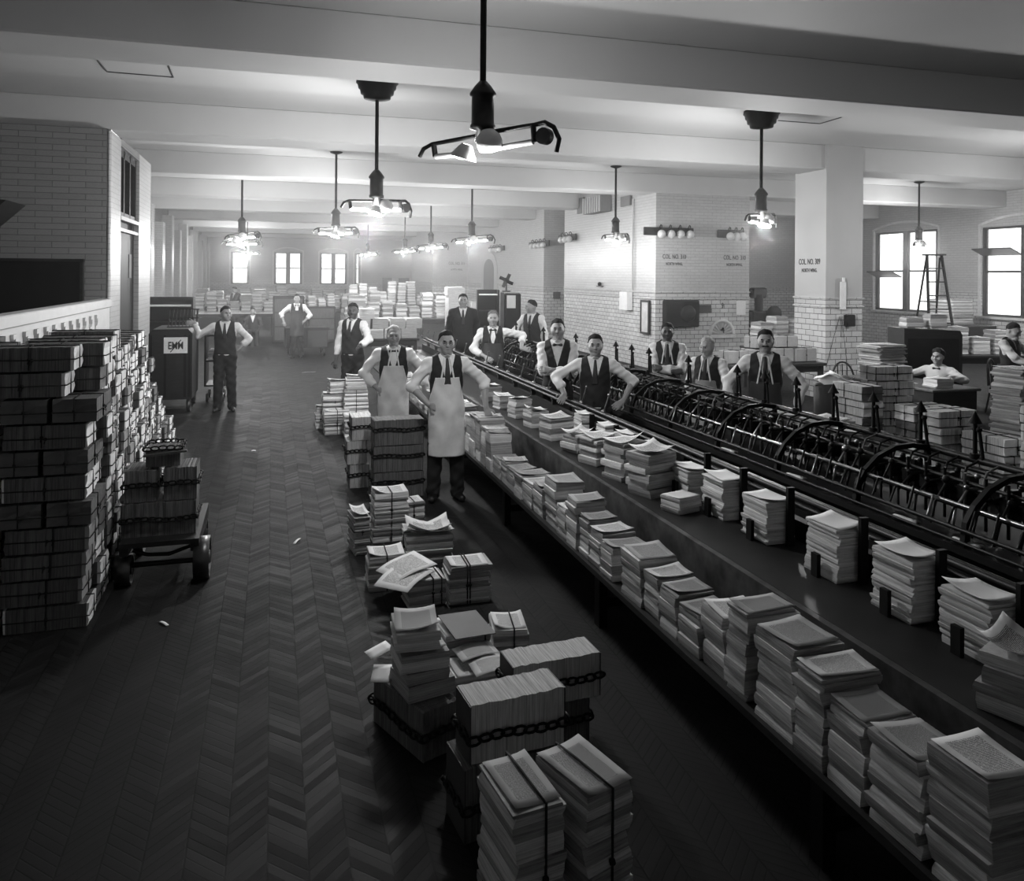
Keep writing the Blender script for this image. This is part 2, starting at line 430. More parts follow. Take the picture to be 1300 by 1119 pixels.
def room():
    struct(MB().box((XL - .3, YN - .3, -.12), (XR + .3, YF + .3, 0)).build('floor', M['floor']))
    struct(MB().box((XL - .3, YN - .3, ZC), (XR + .3, YF + .3, ZC + .2)).build('ceiling', M['plaster']))
    for k, (y0, y1) in enumerate(BEAMS):
        xr = XR if y1 < 26 else 9.3
        struct(MB().box((XL, y0, ZB), (xr, y1, ZC + .01), bev=.02).build('ceiling_beam', M['plaster']))
    T = ('tile_hi', 'tile_lo', 'tile_band')
    wall_with_holes('wall_left', 0, XL, -.25, YN, YF, [], ('brick_left', 'tile_lo', 'tile_band'))
    wall_with_holes('wall_near', 1, YN, -.25, XL, XR, [], T)
    rw = [(20.05, 22.75, 1.2, 3.85), (15.7, 18.42, 1.2, 3.8), (11.0, 13.6, 1.2, 3.8)]
    wall_with_holes('wall_right', 0, XR, .25, YN, 26.6, rw, T)
    window(1, 0, XR, 20.05, 22.75, 1.2, 3.85, -1, vent=(21.5, 22.65, 2.45))
    window(2, 0, XR, 15.7, 18.42, 1.2, 3.8, -1, vent=(17.1, 18.38, 3.1))
    window(3, 0, XR, 11.0, 13.6, 1.2, 3.8, -1)
    wall_with_holes('wall_rear', 1, 26.6, .3, 9.5, XR, [], T)
    fw = [(.15, 1.85, 1.62, 3.62), (2.95, 4.65, 1.62, 3.62), (-2.42, -1.35, 1.62, 3.62), (5.15, 5.5, 1.62, 3.62)]
    wall_with_holes('wall_far', 1, YF, .25, XL, 9.5, fw, T)
    for i, w in enumerate(fw): window(4 + i, 1, YF, *w, -1, lights=1 if w[1] - w[0] < 1.3 else 2)
    for i, (a, b) in enumerate(((6.95, 7.55), (8.0, 8.7))):
        d = struct(MB().box((a, YF - .06, 0), (b, YF, 2.05)).build('door_%d' % (i + 2), M['dark_wood']))
        MB().ball((a + .08, YF - .09, 1.0), .035).build('door_knob', M['steel'], d)

    # ---- brick core on the right: the block of column 310, the wing behind it, the pier beyond
    b1 = tiled_block('wall_core', XC, 11.63, 17.65, 24.0, ZC)
    for u, q in ((856, 0), (932.5, 1)):
        p = at(u, 333, y=17.65)
        lettering('COL. NO. 310', .155, (p.x, 17.648, 2.73), (PI / 2, 0, 0), b1)
        lettering('NORTH WING.', .10, (p.x, 17.648, 2.57), (PI / 2, 0, 0), b1)
    p = at(917, 388, y=17.65); lettering('9', .2, (p.x, 17.64, p.z - .07), (PI / 2, 0, 0), b1)
    # drinking-fountain niche: a round-headed shell niche in a moulded surround
    p = at(916, 429, y=17.65); cx, cz = p.x, at(916, 424, y=17.65).z
    n = MB(); R0, R1 = .29, .37
    m = Matrix.Translation((cx, 17.65, cz)) @ Matrix.Rotation(PI / 2, 4, 'X')
    n.lathe([(R0, 0), (R0 + .01, .05), (R0 + .05, .06), (R1, .03), (R1, 0)], 28, 0, m, 0, PI)
    n.box((cx - R1, 17.55, cz - .1), (cx + R1, 17.65, cz - .01))
    n.build('niche_surround', M['trim_light'], b1)
    s = MB(); k = 20; vs = [(cx, 17.646, cz)]
    for i in range(k + 1):
        q = PI * i / k; vs.append((cx + R0 * math.cos(q), 17.646 - (.035 if i % 2 else 0.004), cz + R0 * math.sin(q)))
    s.add(vs, [(0, i + 2, i + 1) for i in range(k)]).build('shell_niche', M['column_paint'], b1)
    MB().cyl((cx - .02, 17.64, cz + .1), (cx - .02, 17.5, cz + .1), .018).cyl((cx - .02, 17.52, cz + .1), (cx - .02, 17.52, cz + .03), .014).ball((cx - .02, 17.55, cz + .14), .03).build('water_tap', M['iron'], b1)
    rw_ = tiled_block('wall_wing', 9.2, 9.5, 26.6, 38.0, ZC)
    # arched doorway in the wing wall
    d = MB(); y0, y1, zs = 32.6, 35.2, 2.55
    poly = [(y0, 0)] + [(33.9 + 1.3 * math.cos(PI - PI * i / 16), zs + .75 * math.sin(PI * i / 16)) for i in range(17)] + [(y1, 0)]
    d.prism(poly, 0, 9.17, 9.21)
    dd = struct(d.build('door_4', M['column_paint']))
    ip = [(33.1, 1.2), (34.75, 1.2), (34.75, 2.5)] + [(33.925 + .825 * math.cos(PI * i / 12), 2.5 + .5 * math.sin(PI * i / 12)) for i in range(13)] + [(33.1, 2.5)]
    MB().prism(ip, 0, 9.15, 9.18).build('glass_light', M['greyboard'], dd)
    p3 = tiled_block('wall_pier', 7.45, 9.5, 38.0, 44.0, ZC)
    q = at(580, 338, y=38.0)
    lettering('COL. NO. 311', .2, (q.x, 37.998, 2.78), (PI / 2, 0, 0), p3); lettering('NORTH WING.', .13, (q.x, 37.998, 2.5), (PI / 2, 0, 0), p3)
    MB().box((9.2, 44, 0), (9.5, YF, ZC)).build('wall_wing_far', M['tile_hi'])['kind'] = 'structure'
    # ---- free-standing column 309
    c9 = tiled_block('column', 9.97, 10.8, 12.62, 13.55, ZC, ('column_paint', 'tile_lo', 'tile_band'))
    lettering('COL. NO. 309', .155, (9.967, 13.1, 2.55), (PI / 2, 0, -PI / 2), c9)
    lettering('NORTH WING.', .10, (9.967, 13.1, 2.40), (PI / 2, 0, -PI / 2), c9)
    # ---- left wall: brick pilasters under and between the beams
    for k in range(13):
        y = 18.0 + 2.55 * k
        struct(MB().box((XL, y, 0), (XL + .34, y + .62, ZB if k % 2 else 3.95)).build('pilaster', M['tile_hi']))
    # ---- left block with the doorway, brick front towards us
    lb = ('brick_left', 'brick_left', 'brick_left')
    x1 = -2.2
    w = struct(MB().box((XL, 12.5, 0), (x1 - .051, 13.3, ZB)).box((XL, 15.05, 0), (x1 - .08, 16.4, ZB)).box((XL, 13.3, 4.22), (x1, 15.05, ZB))
               .build('wall_block', M['brick_left']))
    MB().box((x1 - .079, 15.05, 0), (x1, 16.4, ZB)).build('tile_pier', M['tile_hi'], w)
    MB().box((x1 - .05, 12.5, 0), (x1 + .004, 13.3, ZB), bev=.03).build('tile_jamb', M['tile_hi'], w)
    MB().box((x1 - .09, 13.3, 2.93), (x1 - .01, 15.05, 2.98)).box((x1 - .09, 13.3, 3.1), (x1 + .01, 15.05, 3.16)).build('lintel', M['column_paint'], w)
    dr = struct(MB().box((x1 - .14, 13.3, 0), (x1 - .09, 15.05, 2.93)).build('door_1', M['iron_flat']))
    MB().box((x1 - .09, 14.6, 2.2), (x1 - .08, 14.85, 2.6)).build('notice', M['greyboard'], dr)
    tr = MB()
    for y in (13.3, 13.85, 14.4, 14.97): tr.box((x1 - .12, y, 3.16), (x1 - .05, y + .08, 4.22))
    tr.box((x1 - .12, 13.3, 4.1), (x1 - .05, 15.05, 4.22)).box((x1 - .12, 13.3, 3.16), (x1 - .05, 15.05, 3.24))
    t = struct(tr.build('window_8', M['dark_wood'])); MB().box((x1 - .14, 13.3, 2.98), (x1 - .12, 15.05, 4.22)).build('transom_glass', M['iron_flat'], t)
    # ---- board partition in front of the stair recess
    p = MB(); p.box((x1 - .1, 1.0, 0), (x1 - .015, 12.5, 1.80))
    us = (15, 30.6, 44.7, 57, 68, 79, 89, 98, 106, 114, 121)
    ys = [at(u, 400, x=x1).y for u in us]
    edges = [1.0] + ys + [12.5]
    p.box((x1 - .03, 1, 0), (x1, 12.5, .35)); p.box((x1 - .03, 1, 1.72), (x1, 12.5, 1.80))
    for a, b in zip(edges, edges[1:]): p.box((x1 - .03, a + .045, .35), (x1, b - .045 if b < 12.5 else b, 1.72))
    for y in ys: p.prism([(y - .05, 1.60), (y + .05, 1.60), (y + .05, 1.74), (y - .05, 1.74), (y - .05, 1.69), (y + .01, 1.70), (y + .01, 1.64)], 0, x1 - .012, x1 + .03)
    p.box((x1 - .14, 1, 1.80), (x1 + .03, 12.5, 1.92), bev=.012)
    struct(p.build('wall_partition', M['wains']))
    # ---- hatches let into the ceiling
    def hatch(n, pts):
        h = MB()
        for i in range(len(pts) - 1):
            a, b = Vector(pts[i]), Vector(pts[i + 1]); h.tube([a, b], .009, 6)
        struct(h.build('trim_%d' % n, M['hatch']))
    hatch(1, [at(u, v, z=ZC - .004) for u, v in ((122, 74), (136, 91), (220, 98), (213, 81))])
    hatch(2, [at(u, v, z=ZC - .004) for u, v in ((988, 153), (1041, 157), (1068, 149))])
    # flat black panel and bracket at the stair recess
    o = tag(MB().box((XL + .02, 12.43, 1.0), (-2.55, 12.5, 2.47)).build('black_panel', M['iron_flat']), 'large black panel on the grey brick wall above the board partition', 'panel')
    MB().box((XL + .02, 12.41, 2.44), (-2.52, 12.5, 2.48)).box((-2.57, 12.41, 1.0), (-2.53, 12.5, 2.48)).build('panel_frame', M['dark_wood'], o)
    r = thing('wall_lamp_bracket', 'dark tilted reflector on a bracket high at the edge of the stair recess', 'lamp', (-3.62, 11.2, 2.84))
    s = MB(); s.add([(-.05, -.5, .35), (.62, -.5, .30), (.62, .3, .30), (-.05, .3, .35), (-.05, -.5, -.28), (.05, -.5, -.26), (.05, .3, -.26), (-.05, .3, -.28)],
                    [(0, 1, 2, 3), (7, 6, 5, 4), (4, 5, 1, 0), (5, 6, 2, 1), (6, 7, 3, 2), (7, 4, 0, 3)])
    s.build('reflector', M['dark_wood'], r)
    MB().tube([(-.05, -.1, -.3), (.1, -.1, -.42), (.28, -.1, -.52)], .02).build('bracket', M['iron'], r)
    MB().tube([(-.05, -.1, -.85), (.25, -.1, -.85), (.3, -.1, -.95)], .025).build('lower_hook', M['iron'], r)

# ------------------------------------------------------------------ lamps
def point(loc, watts, r=.12):
    l = bpy.data.lights.new('lamp_light', 'POINT'); l.energy = watts; l.shadow_soft_size = r
    o = bpy.data.objects.new('lamp_light', l); C.objects.link(o); o.location = loc; return o

def lamp(label, x, y, ang, big=True, lit=True, z0=ZC, ztube=3.18, arm=.52, watts=320):
    """ceiling pendant: canopy, stem, housing, two arms carrying glass tubes, two bulbs; ang = direction of the arms"""
    t = thing('pendant_lamp', label, 'lamp', (x, y, z0), ang)
    drop = z0 - ztube
    c = MB()
    if big: c.lathe([(.0, 0), (.26, 0), (.27, -.05), (.25, -.06), (.24, -.12), (.22, -.13), (.21, -.19), (.18, -.2), (.17, -.25), (.05, -.27), (0, -.27)], 24)
    else: c.lathe([(0, 0), (.13, 0), (.12, -.02), (.04, -.05), (0, -.05)], 20)
    c.build('canopy', M['iron_flat'], t)
    MB().cyl((0, 0, 0), (0, 0, -drop + .3), .024, 10).build('stem', M['iron_flat'], t)
    MB().lathe([(.0, .34), (.03, .34), (.065, .30), (.1, .25), (.1, .23), (.085, .22), (.085, .02), (.095, .01), (.095, -.02), (.05, -.03), (.06, -.12), (0, -.12)], 20, 0,
               Matrix.Translation((0, 0, -drop + .12))).build('housing', M['iron'], t)
    for s in (-1, 1):
        a = MB()
        if s < 0:
            a.tube([(0, 0, -drop + .06), (-arm * .85, 0, -drop + .03), (-arm, 0, -drop + .0), (-arm - .04, 0, -drop - .06)], .017)
            a.cyl((-arm * .82, 0, -drop + .03), (-arm * .79, 0, -drop - .07), .022, 8)
        else:
            a.tube([(0, 0, -drop + .07), (arm * .8, 0, -drop + .09), (arm * .95, 0, -drop + .1), (arm * 1.08, 0, -drop + .06), (arm * 1.16, 0, -drop - .03), (arm * 1.12, 0, -drop - .12)], .018)
            a.cyl((arm * .78, 0, -drop + .09), (arm * .8, 0, -drop - .03), .022, 8)
            a.cyl((arm * .95, -.03, -drop + .0), (arm * .95, .03, -drop + .0), .06, 14)
        a.build('arm', M['iron'], t)
        zt = -drop - (.07 if s < 0 else .03)
        MB().cyl((s * .14, 0, zt - (.0 if s < 0 else .02)), (s * arm * .78, 0, zt), .022, 10).build('tube', M['tube'] if lit else M['glass_off'], t)
        if s > 0 or lit:
            pass
    for k, (bx, by) in enumerate(((-.07, -.1), (.1, -.06))):
        b = MB()
        if k == 0: b.lathe([(.04, .0), (.06, -.03), (.1, -.10), (.1, -.105), (.055, -.03), (.03, 0)], 18, 0, Matrix.Translation((bx, by, -drop - .02)) @ Matrix.Rotation(.35, 4, 'Y'))
        else: b.lathe([(0, .09), (.05, .075), (.09, .03), (.1, -.02), (.085, -.07), (.08, -.07), (.09, -.02), (.06, .05), (0, .07)], 18, 0, Matrix.Translation((bx, by, -drop + .0)) @ Matrix.Rotation(-.2, 4, 'Y'))
        s_ = b.build('shade', M['opal'], t)
        MB().ball((bx - (.03 if k == 0 else -.01), by, -drop - (.10 if k == 0 else .06)), (.075, .075, .028) if k == 0 else (.05, .05, .03), 14).build('bulb', M['bulb'], s_)
    point((x, y, ztube - .22), watts)
    return t

def lamps():
    A, Bq = math.radians(33), math.radians(-50)
    S = 'black pendant lamp, '
    lamp(S + 'nearest, over the foreground stacks', *at(614, 0, y=5.78).xy, Bq, True, False, ztube=3.29, arm=.57, watts=125)
    lamp(S + 'deep ribbed canopy, hanging over the aisle behind the nearest lamp', *at(479, 101, z=ZC).xy, A, True)
    lamp(S + 'deep ribbed canopy, hanging left of column 309', *at(967, 141, z=ZC).xy, A, True)
    lamp(S + 'flat canopy, hanging above the centre aisle behind the second beam', *at(427, 193, z=ZC).xy, A, False)
    lamp(S + 'flat canopy, hanging before the wall vents', *at(782, 211, z=ZC).xy, A, False, watts=150)
    lamp(S + 'flat canopy, hanging in front of the right windows', *at(1167, 231, z=ZC).xy, A, False)
    def far(u, v, txt, ang=Bq, w=280):
        d = (3.18 - EYE) * F / (PV + (u - PU) * .0075 - v); p = at(u, v, d=d)
        lamp(S + txt, p.x, p.y, ang, False, watts=w, arm=.6)
    far(599, 304, 'hanging before the arched doorway of the wing')
    far(547, 313, 'next one back from the lamp before the arched doorway')
    far(514, 318, 'second one back from the lamp before the arched doorway')
    far(307, 300, 'hanging in the left aisle before the pilasters, front one')
    far(307, 308, 'hanging in the left aisle before the pilasters, second one', A)
    far(314, 321, 'hanging in the left aisle before the far windows', A, 330)
    far(467, 322, 'small and far, hanging right of the far windows', Bq, 330)
    lamp('black pendant lamp over the right-hand tables, outside the view of the photograph', 13.4, 10.4, A, True, watts=200)
# ------------------------------------------------------------------ people: smooth signed-distance bodies turned into one skin each
def surface_nets(Fd, org, h):
    S = Fd < 0
    nx, ny, nz = Fd.shape
    c = [(i, j, k) for i in (0, 1) for j in (0, 1) for k in (0, 1)]
    sl = lambda o, n: slice(o, n - 1 + o)
    cnt = np.zeros((nx - 1, ny - 1, nz - 1), np.int8)
    for i, j, k in c: cnt += S[sl(i, nx), sl(j, ny), sl(k, nz)]
    act = (cnt > 0) & (cnt < 8)
    I = np.argwhere(act)
    if len(I) == 0: return np.zeros((0, 3)), np.zeros((0, 4), int)
    idx = -np.ones(act.shape, np.int64); idx[act] = np.arange(len(I))
    acc = np.zeros((len(I), 3)); num = np.zeros(len(I))
    for a in range(8):
        for b in range(a + 1, 8):
            ca, cb = np.array(c[a]), np.array(c[b])
            if np.abs(ca - cb).sum() != 1: continue
            f0 = Fd[tuple((I + ca).T)]; f1 = Fd[tuple((I + cb).T)]
            m = (f0 < 0) != (f1 < 0)
            t = np.where(m, f0 / np.where(m, f0 - f1, 1), 0)
            acc += np.where(m[:, None], ca + t[:, None] * (cb - ca), 0); num += m
    V = (I + acc / num[:, None]) * h + org
    Q = []
    for ax in range(3):
        o1, o2 = [(1, 2), (2, 0), (0, 1)][ax]
        n = [nx, ny, nz]
        lo = [slice(0, n[0] - 1) if ax == 0 else slice(1, n[0] - 1), slice(0, n[1] - 1) if ax == 1 else slice(1, n[1] - 1), slice(0, n[2] - 1) if ax == 2 else slice(1, n[2] - 1)]
        hi = list(lo); hi[ax] = slice(1, n[ax])
        A, B = S[tuple(lo)], S[tuple(hi)]
        E = np.argwhere(A != B)
        if len(E) == 0: continue
        flip = A[tuple(E.T)]
        E = E + np.array([0 if ax == q else 1 for q in range(3)])
        d1 = np.zeros(3, int); d1[o1] = 1; d2 = np.zeros(3, int); d2[o2] = 1
        q = np.stack([idx[tuple((E - d1 - d2).T)], idx[tuple((E - d2).T)], idx[tuple(E.T)], idx[tuple((E - d1).T)]], 1)
        q[~flip] = q[~flip][:, ::-1]
        Q.append(q)
    return V, np.concatenate(Q)

def smin(a, b, k):
    h = np.clip(.5 + .5 * (b - a) / k, 0, 1)
    return b + (a - b) * h - k * h * (1 - h)

class Grid:
    def __init__(s, lo, hi, h):
        s.h = h; s.o = np.array(lo) - h
        n = [int((hi[i] - lo[i]) / h) + 4 for i in range(3)]
        s.X, s.Y, s.Z = [(s.o[i] + h * np.arange(n[i])).astype(np.float32) for i in range(3)]
        s.n = n
    def new(s): return np.full(s.n, .3, np.float32)
    def sub(s, lo, hi):
        r = []
        for i in range(3):
            a = int(max(0, (lo[i] - s.o[i]) / s.h - 1)); b = int(min(s.n[i], (hi[i] - s.o[i]) / s.h + 3)); r.append(slice(min(a, s.n[i]), max(b, 0)))
        return tuple(r)
    def P(s, r): return s.X[r[0]][:, None, None], s.Y[r[1]][None, :, None], s.Z[r[2]][None, None, :]
    def put(s, Fd, r, d, k):
        Fd[r] = smin(Fd[r], d, k) if k > 0 else np.minimum(Fd[r], d)
    def cap(s, Fd, a, b, ra, rb, k=.02, sq=1., pad=.09):
        """tapered capsule; sq flattens it in y"""
        a, b = np.array(a, float), np.array(b, float); R = max(ra, rb) + pad
        r = s.sub(np.minimum(a, b) - R, np.maximum(a, b) + R); x, y, z = s.P(r)
        if any(q.stop <= q.start for q in r): return
        d = b - a; L = max((d ** 2).sum(), 1e-9)
        t = np.clip(((x - a[0]) * d[0] + (y - a[1]) * d[1] + (z - a[2]) * d[2]) / L, 0, 1)
        dd = np.sqrt((x - a[0] - t * d[0]) ** 2 + ((y - a[1] - t * d[1]) / sq) ** 2 + (z - a[2] - t * d[2]) ** 2) - (ra + (rb - ra) * t)
        s.put(Fd, r, (dd * min(1, sq)).astype(np.float32), k)
    def ell(s, Fd, c, rr, k=.03, xf=None, pad=.09, neg=False):
        c = np.array(c, float); R = max(rr) + pad
        cw = np.array(c)
        if xf is not None: Rm, piv = xf; cw = Rm @ (c - piv) + piv
        r = s.sub(cw - R, cw + R); x, y, z = s.P(r)
        if any(q.stop <= q.start for q in r): return
        if xf is not None:
            p0, p1, p2 = x - piv[0], y - piv[1], z - piv[2]
            x, y, z = [Rm[0][i] * p0 + Rm[1][i] * p1 + Rm[2][i] * p2 + piv[i] for i in range(3)]
        px, py, pz = (x - c[0]), (y - c[1]), (z - c[2])
        k0 = np.sqrt((px / rr[0]) ** 2 + (py / rr[1]) ** 2 + (pz / rr[2]) ** 2)
        k1 = np.sqrt((px / rr[0] ** 2) ** 2 + (py / rr[1] ** 2) ** 2 + (pz / rr[2] ** 2) ** 2) + 1e-6
        d = (k0 * (k0 - 1) / k1).astype(np.float32)
        if neg: Fd[r] = -smin(-Fd[r], d, k)
        else: s.put(Fd, r, d, k)

def sdf_mesh(g, Fd, name, mat, parent, scale):
    V, Q = surface_nets(Fd, g.o, g.h)
    if len(Q) == 0: return None
    me = bpy.data.meshes.new(name)
    me.from_pydata((V * scale).tolist(), [], Q.tolist()); me.materials.append(mat)
    me.polygons.foreach_set('use_smooth', [True] * len(Q)); me.update()
    return link(name, me, parent)

def ik(S, W, l1, l2, pole):
    S, W, pole = (np.array(q, float) for q in (S, W, pole))
    d = W - S; D = np.linalg.norm(d)
    if D > (l1 + l2) * .995: W = S + d / D * (l1 + l2) * .995; d = W - S; D = np.linalg.norm(d)
    a = (l1 * l1 - l2 * l2 + D * D) / (2 * D); hh = math.sqrt(max(l1 * l1 - a * a, 0))
    n = d / D; p = pole - n * pole.dot(n); p = p / (np.linalg.norm(p) + 1e-9)
    return S + n * a + p * hh, W

HANG = lambda s: dict(w=(s * .27, -.03, .86), pole=(s * .5, .6, 0))
AKIMBO = lambda s, y=-.10: dict(w=(s * .19, y, 1.0), pole=(s * 1., .35, -.2), grip=(-s, .2, -.5))
CROSS = lambda s: dict(w=(-s * .06, -.215 if s > 0 else -.25, 1.16 if s > 0 else 1.12), pole=(s * 1., .1, -.9), grip=(-s, .1, .05))

def person(label, loc, rz, height, arms, skin='skin', hair='hair', vest='vest', shirt='shirt', neck='tie', apron=None, cuff=(.85, .85),
           head=(0, 0), moustache=None, bald=0, h=.009, sit=False, jacket=False, lean=0., long_hair=False, stance=.1, bibstraps=False, glasses=False, hat=False, lo_z=0., group=None, step=0.):
    root = thing('person', label, 'person', loc, rz)
    sc = height / 1.755
    sk = M[skin]
    pts = []
    arm = {}
    for s in (-1, 1):
        A = arms[0 if s < 0 else 1](s) if callable(arms[0 if s < 0 else 1]) else arms[0 if s < 0 else 1]
        S = np.array((s * .185, .01 - lean * .0, 1.405)); E, W = ik(S, A['w'], .295, .265, A['pole'])
        gr = np.array(A.get('grip', W - E), float); gr /= np.linalg.norm(gr)
        arm[s] = (S, E, W, gr, A.get('palm')); pts += [S, E, W, W + gr * .2]
    pts = np.array(pts)
    lo = np.minimum(pts.min(0) - .12, (-.3, -.32, lo_z - .02)); hi = np.maximum(pts.max(0) + .12, (.3, .25, 1.82))
    if sit: lo = np.minimum(lo, (-.3, -.62, lo_z)); 
    g = Grid(lo, hi, h)
    X, Y, Z = g.X[:, None, None], g.Y[None, :, None], g.Z[None, None, :]
    T = g.new()                                                     # trunk
    g.ell(T, (0, .005, 1.27), (.165, .108, .20), .06); g.ell(T, (0, -.008, 1.07), (.148, .108, .17), .06); g.ell(T, (0, .01, .93), (.165, .115, .12), .06)
    g.cap(T, (-.145, .015, 1.395), (.145, .015, 1.395), .062, .062, .05); g.cap(T, (-.06, .02, 1.44), (.06, .02, 1.44), .05, .05, .05)
    Hd = g.new()                                                    # head and neck
    a, b = head; ca, sa, cb, sb = math.cos(a), math.sin(a), math.cos(b), math.sin(b)
    Rm = np.array([[ca, -sa, 0], [sa, ca, 0], [0, 0, 1]]) @ np.array([[1, 0, 0], [0, cb, -sb], [0, sb, cb]])
    xf = (Rm, np.array((0, .01, 1.52)))
    g.ell(Hd, (0, -.005, 1.632), (.074, .095, .098), .01, xf); g.ell(Hd, (0, -.038, 1.575), (.058, .066, .078), .04, xf)
    g.ell(Hd, (0, -.083, 1.525), (.026, .022, .02), .03, xf)        # chin
    g.ell(Hd, (0, -.1, 1.645), (.048, .014, .012), .02, xf)         # brow
    g.ell(Hd, (0, -.112, 1.605), (.0115, .016, .03), .014, xf); g.ell(Hd, (0, -.12, 1.59), (.017, .014, .012), .012, xf)   # nose
    for s in (-1, 1):
        g.ell(Hd, (s * .031, -.113, 1.62), (.019, .016, .013), .012, xf, neg=True)   # eye sockets
        g.ell(Hd, (s * .045, -.07, 1.59), (.03, .03, .028), .03, xf)      # cheeks
        g.ell(Hd, (s * .077, .012, 1.61), (.011, .022, .032), .01, xf)    # ears
    g.ell(Hd, (0, -.102, 1.557), (.022, .011, .008), .012, xf)
    g.cap(Hd, (0, .018, 1.40), (0, .005, 1.56), .056, .052, .03)
    Ar = g.new()
    for s in (-1, 1):
        S, E, W, gr, palm = arm[s]
        g.cap(Ar, S, E, .052, .042, .02); g.cap(Ar, E, W, .043, .028, .02)
        # hand: palm, four bent fingers of unequal length, thumb from the side of the palm
        up = np.array(palm if palm is not None else (0, -1, .25), float); up -= gr * up.dot(gr); up /= np.linalg.norm(up) + 1e-9
        sd = np.cross(gr, up)
        c0 = W + gr * .02; c1 = W + gr * .085
        for q in (-.022, 0, .022): g.cap(Ar, c0 + sd * q * .7, c1 + sd * q, .016, .015, .012)
        for i, (q, L) in enumerate(((-.033, .062), (-.011, .075), (.011, .078), (.033, .068))):
            k0 = c1 + sd * q; k1 = k0 + gr * L * .55 - up * .008; k2 = k1 + gr * L * .35 - up * L * .35
            g.cap(Ar, k0, k1, .0095, .009, .006); g.cap(Ar, k1, k2, .009, .008, .004)
        ts = -1 if s < 0 else 1
        th = c0 + sd * .024 * -ts + gr * .015; t1 = th + (gr * .6 - sd * ts * .8) * .045; t2 = t1 + (gr * .9 - sd * ts * .2 - up * .2) * .035
        g.cap(Ar, th, t1, .012, .010, .01); g.cap(Ar, t1, t2, .010, .009, .004)
    Lg = g.new(); Tr = g.new(); Sh = g.new(); knees = {}
    for s in (-1, 1):
        st = stance
        if sit:
            hip, kn, an = (s * .09, 0, .93), (s * .12, -.42, .95), (s * .12, -.40, .52)
        else:
            hip, kn, an = (s * .088, .01, .90), (s * (st + .0), -.015 - step * s * .12, .49), (s * (st + .015), .02 - step * s * .2, .085)
        g.cap(Lg, hip, kn, .085, .056, .03); g.cap(Lg, kn, an, .058, .040, .03)
        g.cap(Tr, hip, kn, .098, .078, .03); g.cap(Tr, kn, (an[0], an[1], an[2] - .015), .079, .070, .03)
        ft = np.array(an); tx = s * .03
        g.cap(Lg, ft + (0, .01, -.04), ft + (tx, -.15, -.055), .034, .028, .03)
        g.cap(Sh, ft + (0, .025, -.040), ft + (tx, -.155, -.050), .043, .036, .02); g.cap(Sh, ft + (0, .02, -.0), ft + (0, -.02, -.03), .045, .045, .03)
    g.ell(Tr, (0, .008, .93), (.176, .126, .13), .05)
    body = smin(smin(T, Hd, .03), Ar, .02); body = smin(body, Lg, .04)
    o = sdf_mesh(g, body, 'body', sk, root, sc)
    # ---- clothes
    fold = .0045 * np.sin(Z * 42 + X * 23 + Y * 17 + 2 * np.sin(X * 11)) + .0035 * np.sin(Z * 61 - X * 49 + 3 * np.sin(Z * 9))
    sl = g.new()
    for i, s in enumerate((-1, 1)):
        S, E, W, gr, _ = arm[s]; c = cuff[i]
        wide = .056 if not jacket else .066
        g.cap(sl, S, E, wide + .006, wide, .02)
        e = E + (W - E) * c; g.cap(sl, E, e, wide, .043 if c > .6 else .055, .02)
        if c < .6: g.cap(sl, e - (W - E) * .08, e, .058, .056, .004)
        else: g.cap(sl, e - (W - E) * .07, e, .041, .040, .003)
    shirtF = smin(T - .008, sl + fold, .03)
    shirtF = np.maximum(shirtF, .93 - Z + 0 * X)
    shirtF = np.maximum(shirtF, -(Hd - .004))
    top = M['vest'] if jacket else M[shirt]
    if not jacket: sdf_mesh(g, shirtF, 'shirt', top, root, sc)
    else:
        sdf_mesh(g, np.maximum(T - .008, np.maximum(1.0 - Z, -(Hd - .004))), 'shirt', M[shirt], root, sc)
    V = 1.19 if not jacket else 1.24
    vee = np.maximum(np.abs(X) - np.maximum((Z - V) * .29, -.01), Y + .0)     # inside the V: negative
    if jacket:
        jk = np.maximum(smin(T - .024, sl - .004 + fold, .03), .78 - Z)
        tl = g.new(); g.ell(tl, (0, .005, .88), (.19, .14, .16), .05); jk = smin(jk, np.maximum(tl, .74 - Z), .03)
        jk = np.maximum(jk, -vee); jk = np.maximum(jk, -(Hd - .012))
        sdf_mesh(g, jk, 'jacket', M['vest'], root, sc)
    elif vest:
        vs = np.maximum(T - .018 + fold * .5, .95 - Z)
        vs = np.maximum(vs, np.abs(X) - np.where(Z > 1.22, .172 - .02 * (Z - 1.22) / .2, .3))
        vs = np.maximum(vs, -vee); vs = np.maximum(vs, -(Hd - .016))
        for s in (-1, 1): vs = np.maximum(vs, .062 - np.sqrt((X - arm[s][0][0] - s * .03) ** 2 + (Z - 1.35) ** 2) + 0 * Y)
        vo = sdf_mesh(g, vs, 'waistcoat', M[vest], root, sc)
    tr = np.maximum(Tr + (fold if not sit else 0), Z - 1.03)
    tr = np.maximum(tr, lo_z - Z)
    sdf_mesh(g, tr, 'trousers', M['trousers'], root, sc)
    for s in (-1, 1):
        if lo_z < .05: sdf_mesh(g, np.maximum(np.maximum(Sh, -s * X), .002 - Z), 'shoe', M['shoe'], root, sc)
    # collar and neckwear
    col = np.maximum(Hd - .014, np.abs(Z - 1.462 + (Y + .03) * .25) - .022)
    sdf_mesh(g, col, 'collar', M['white'] if shirt == 'shirt' else M[shirt], root, sc)
    yf = -.135
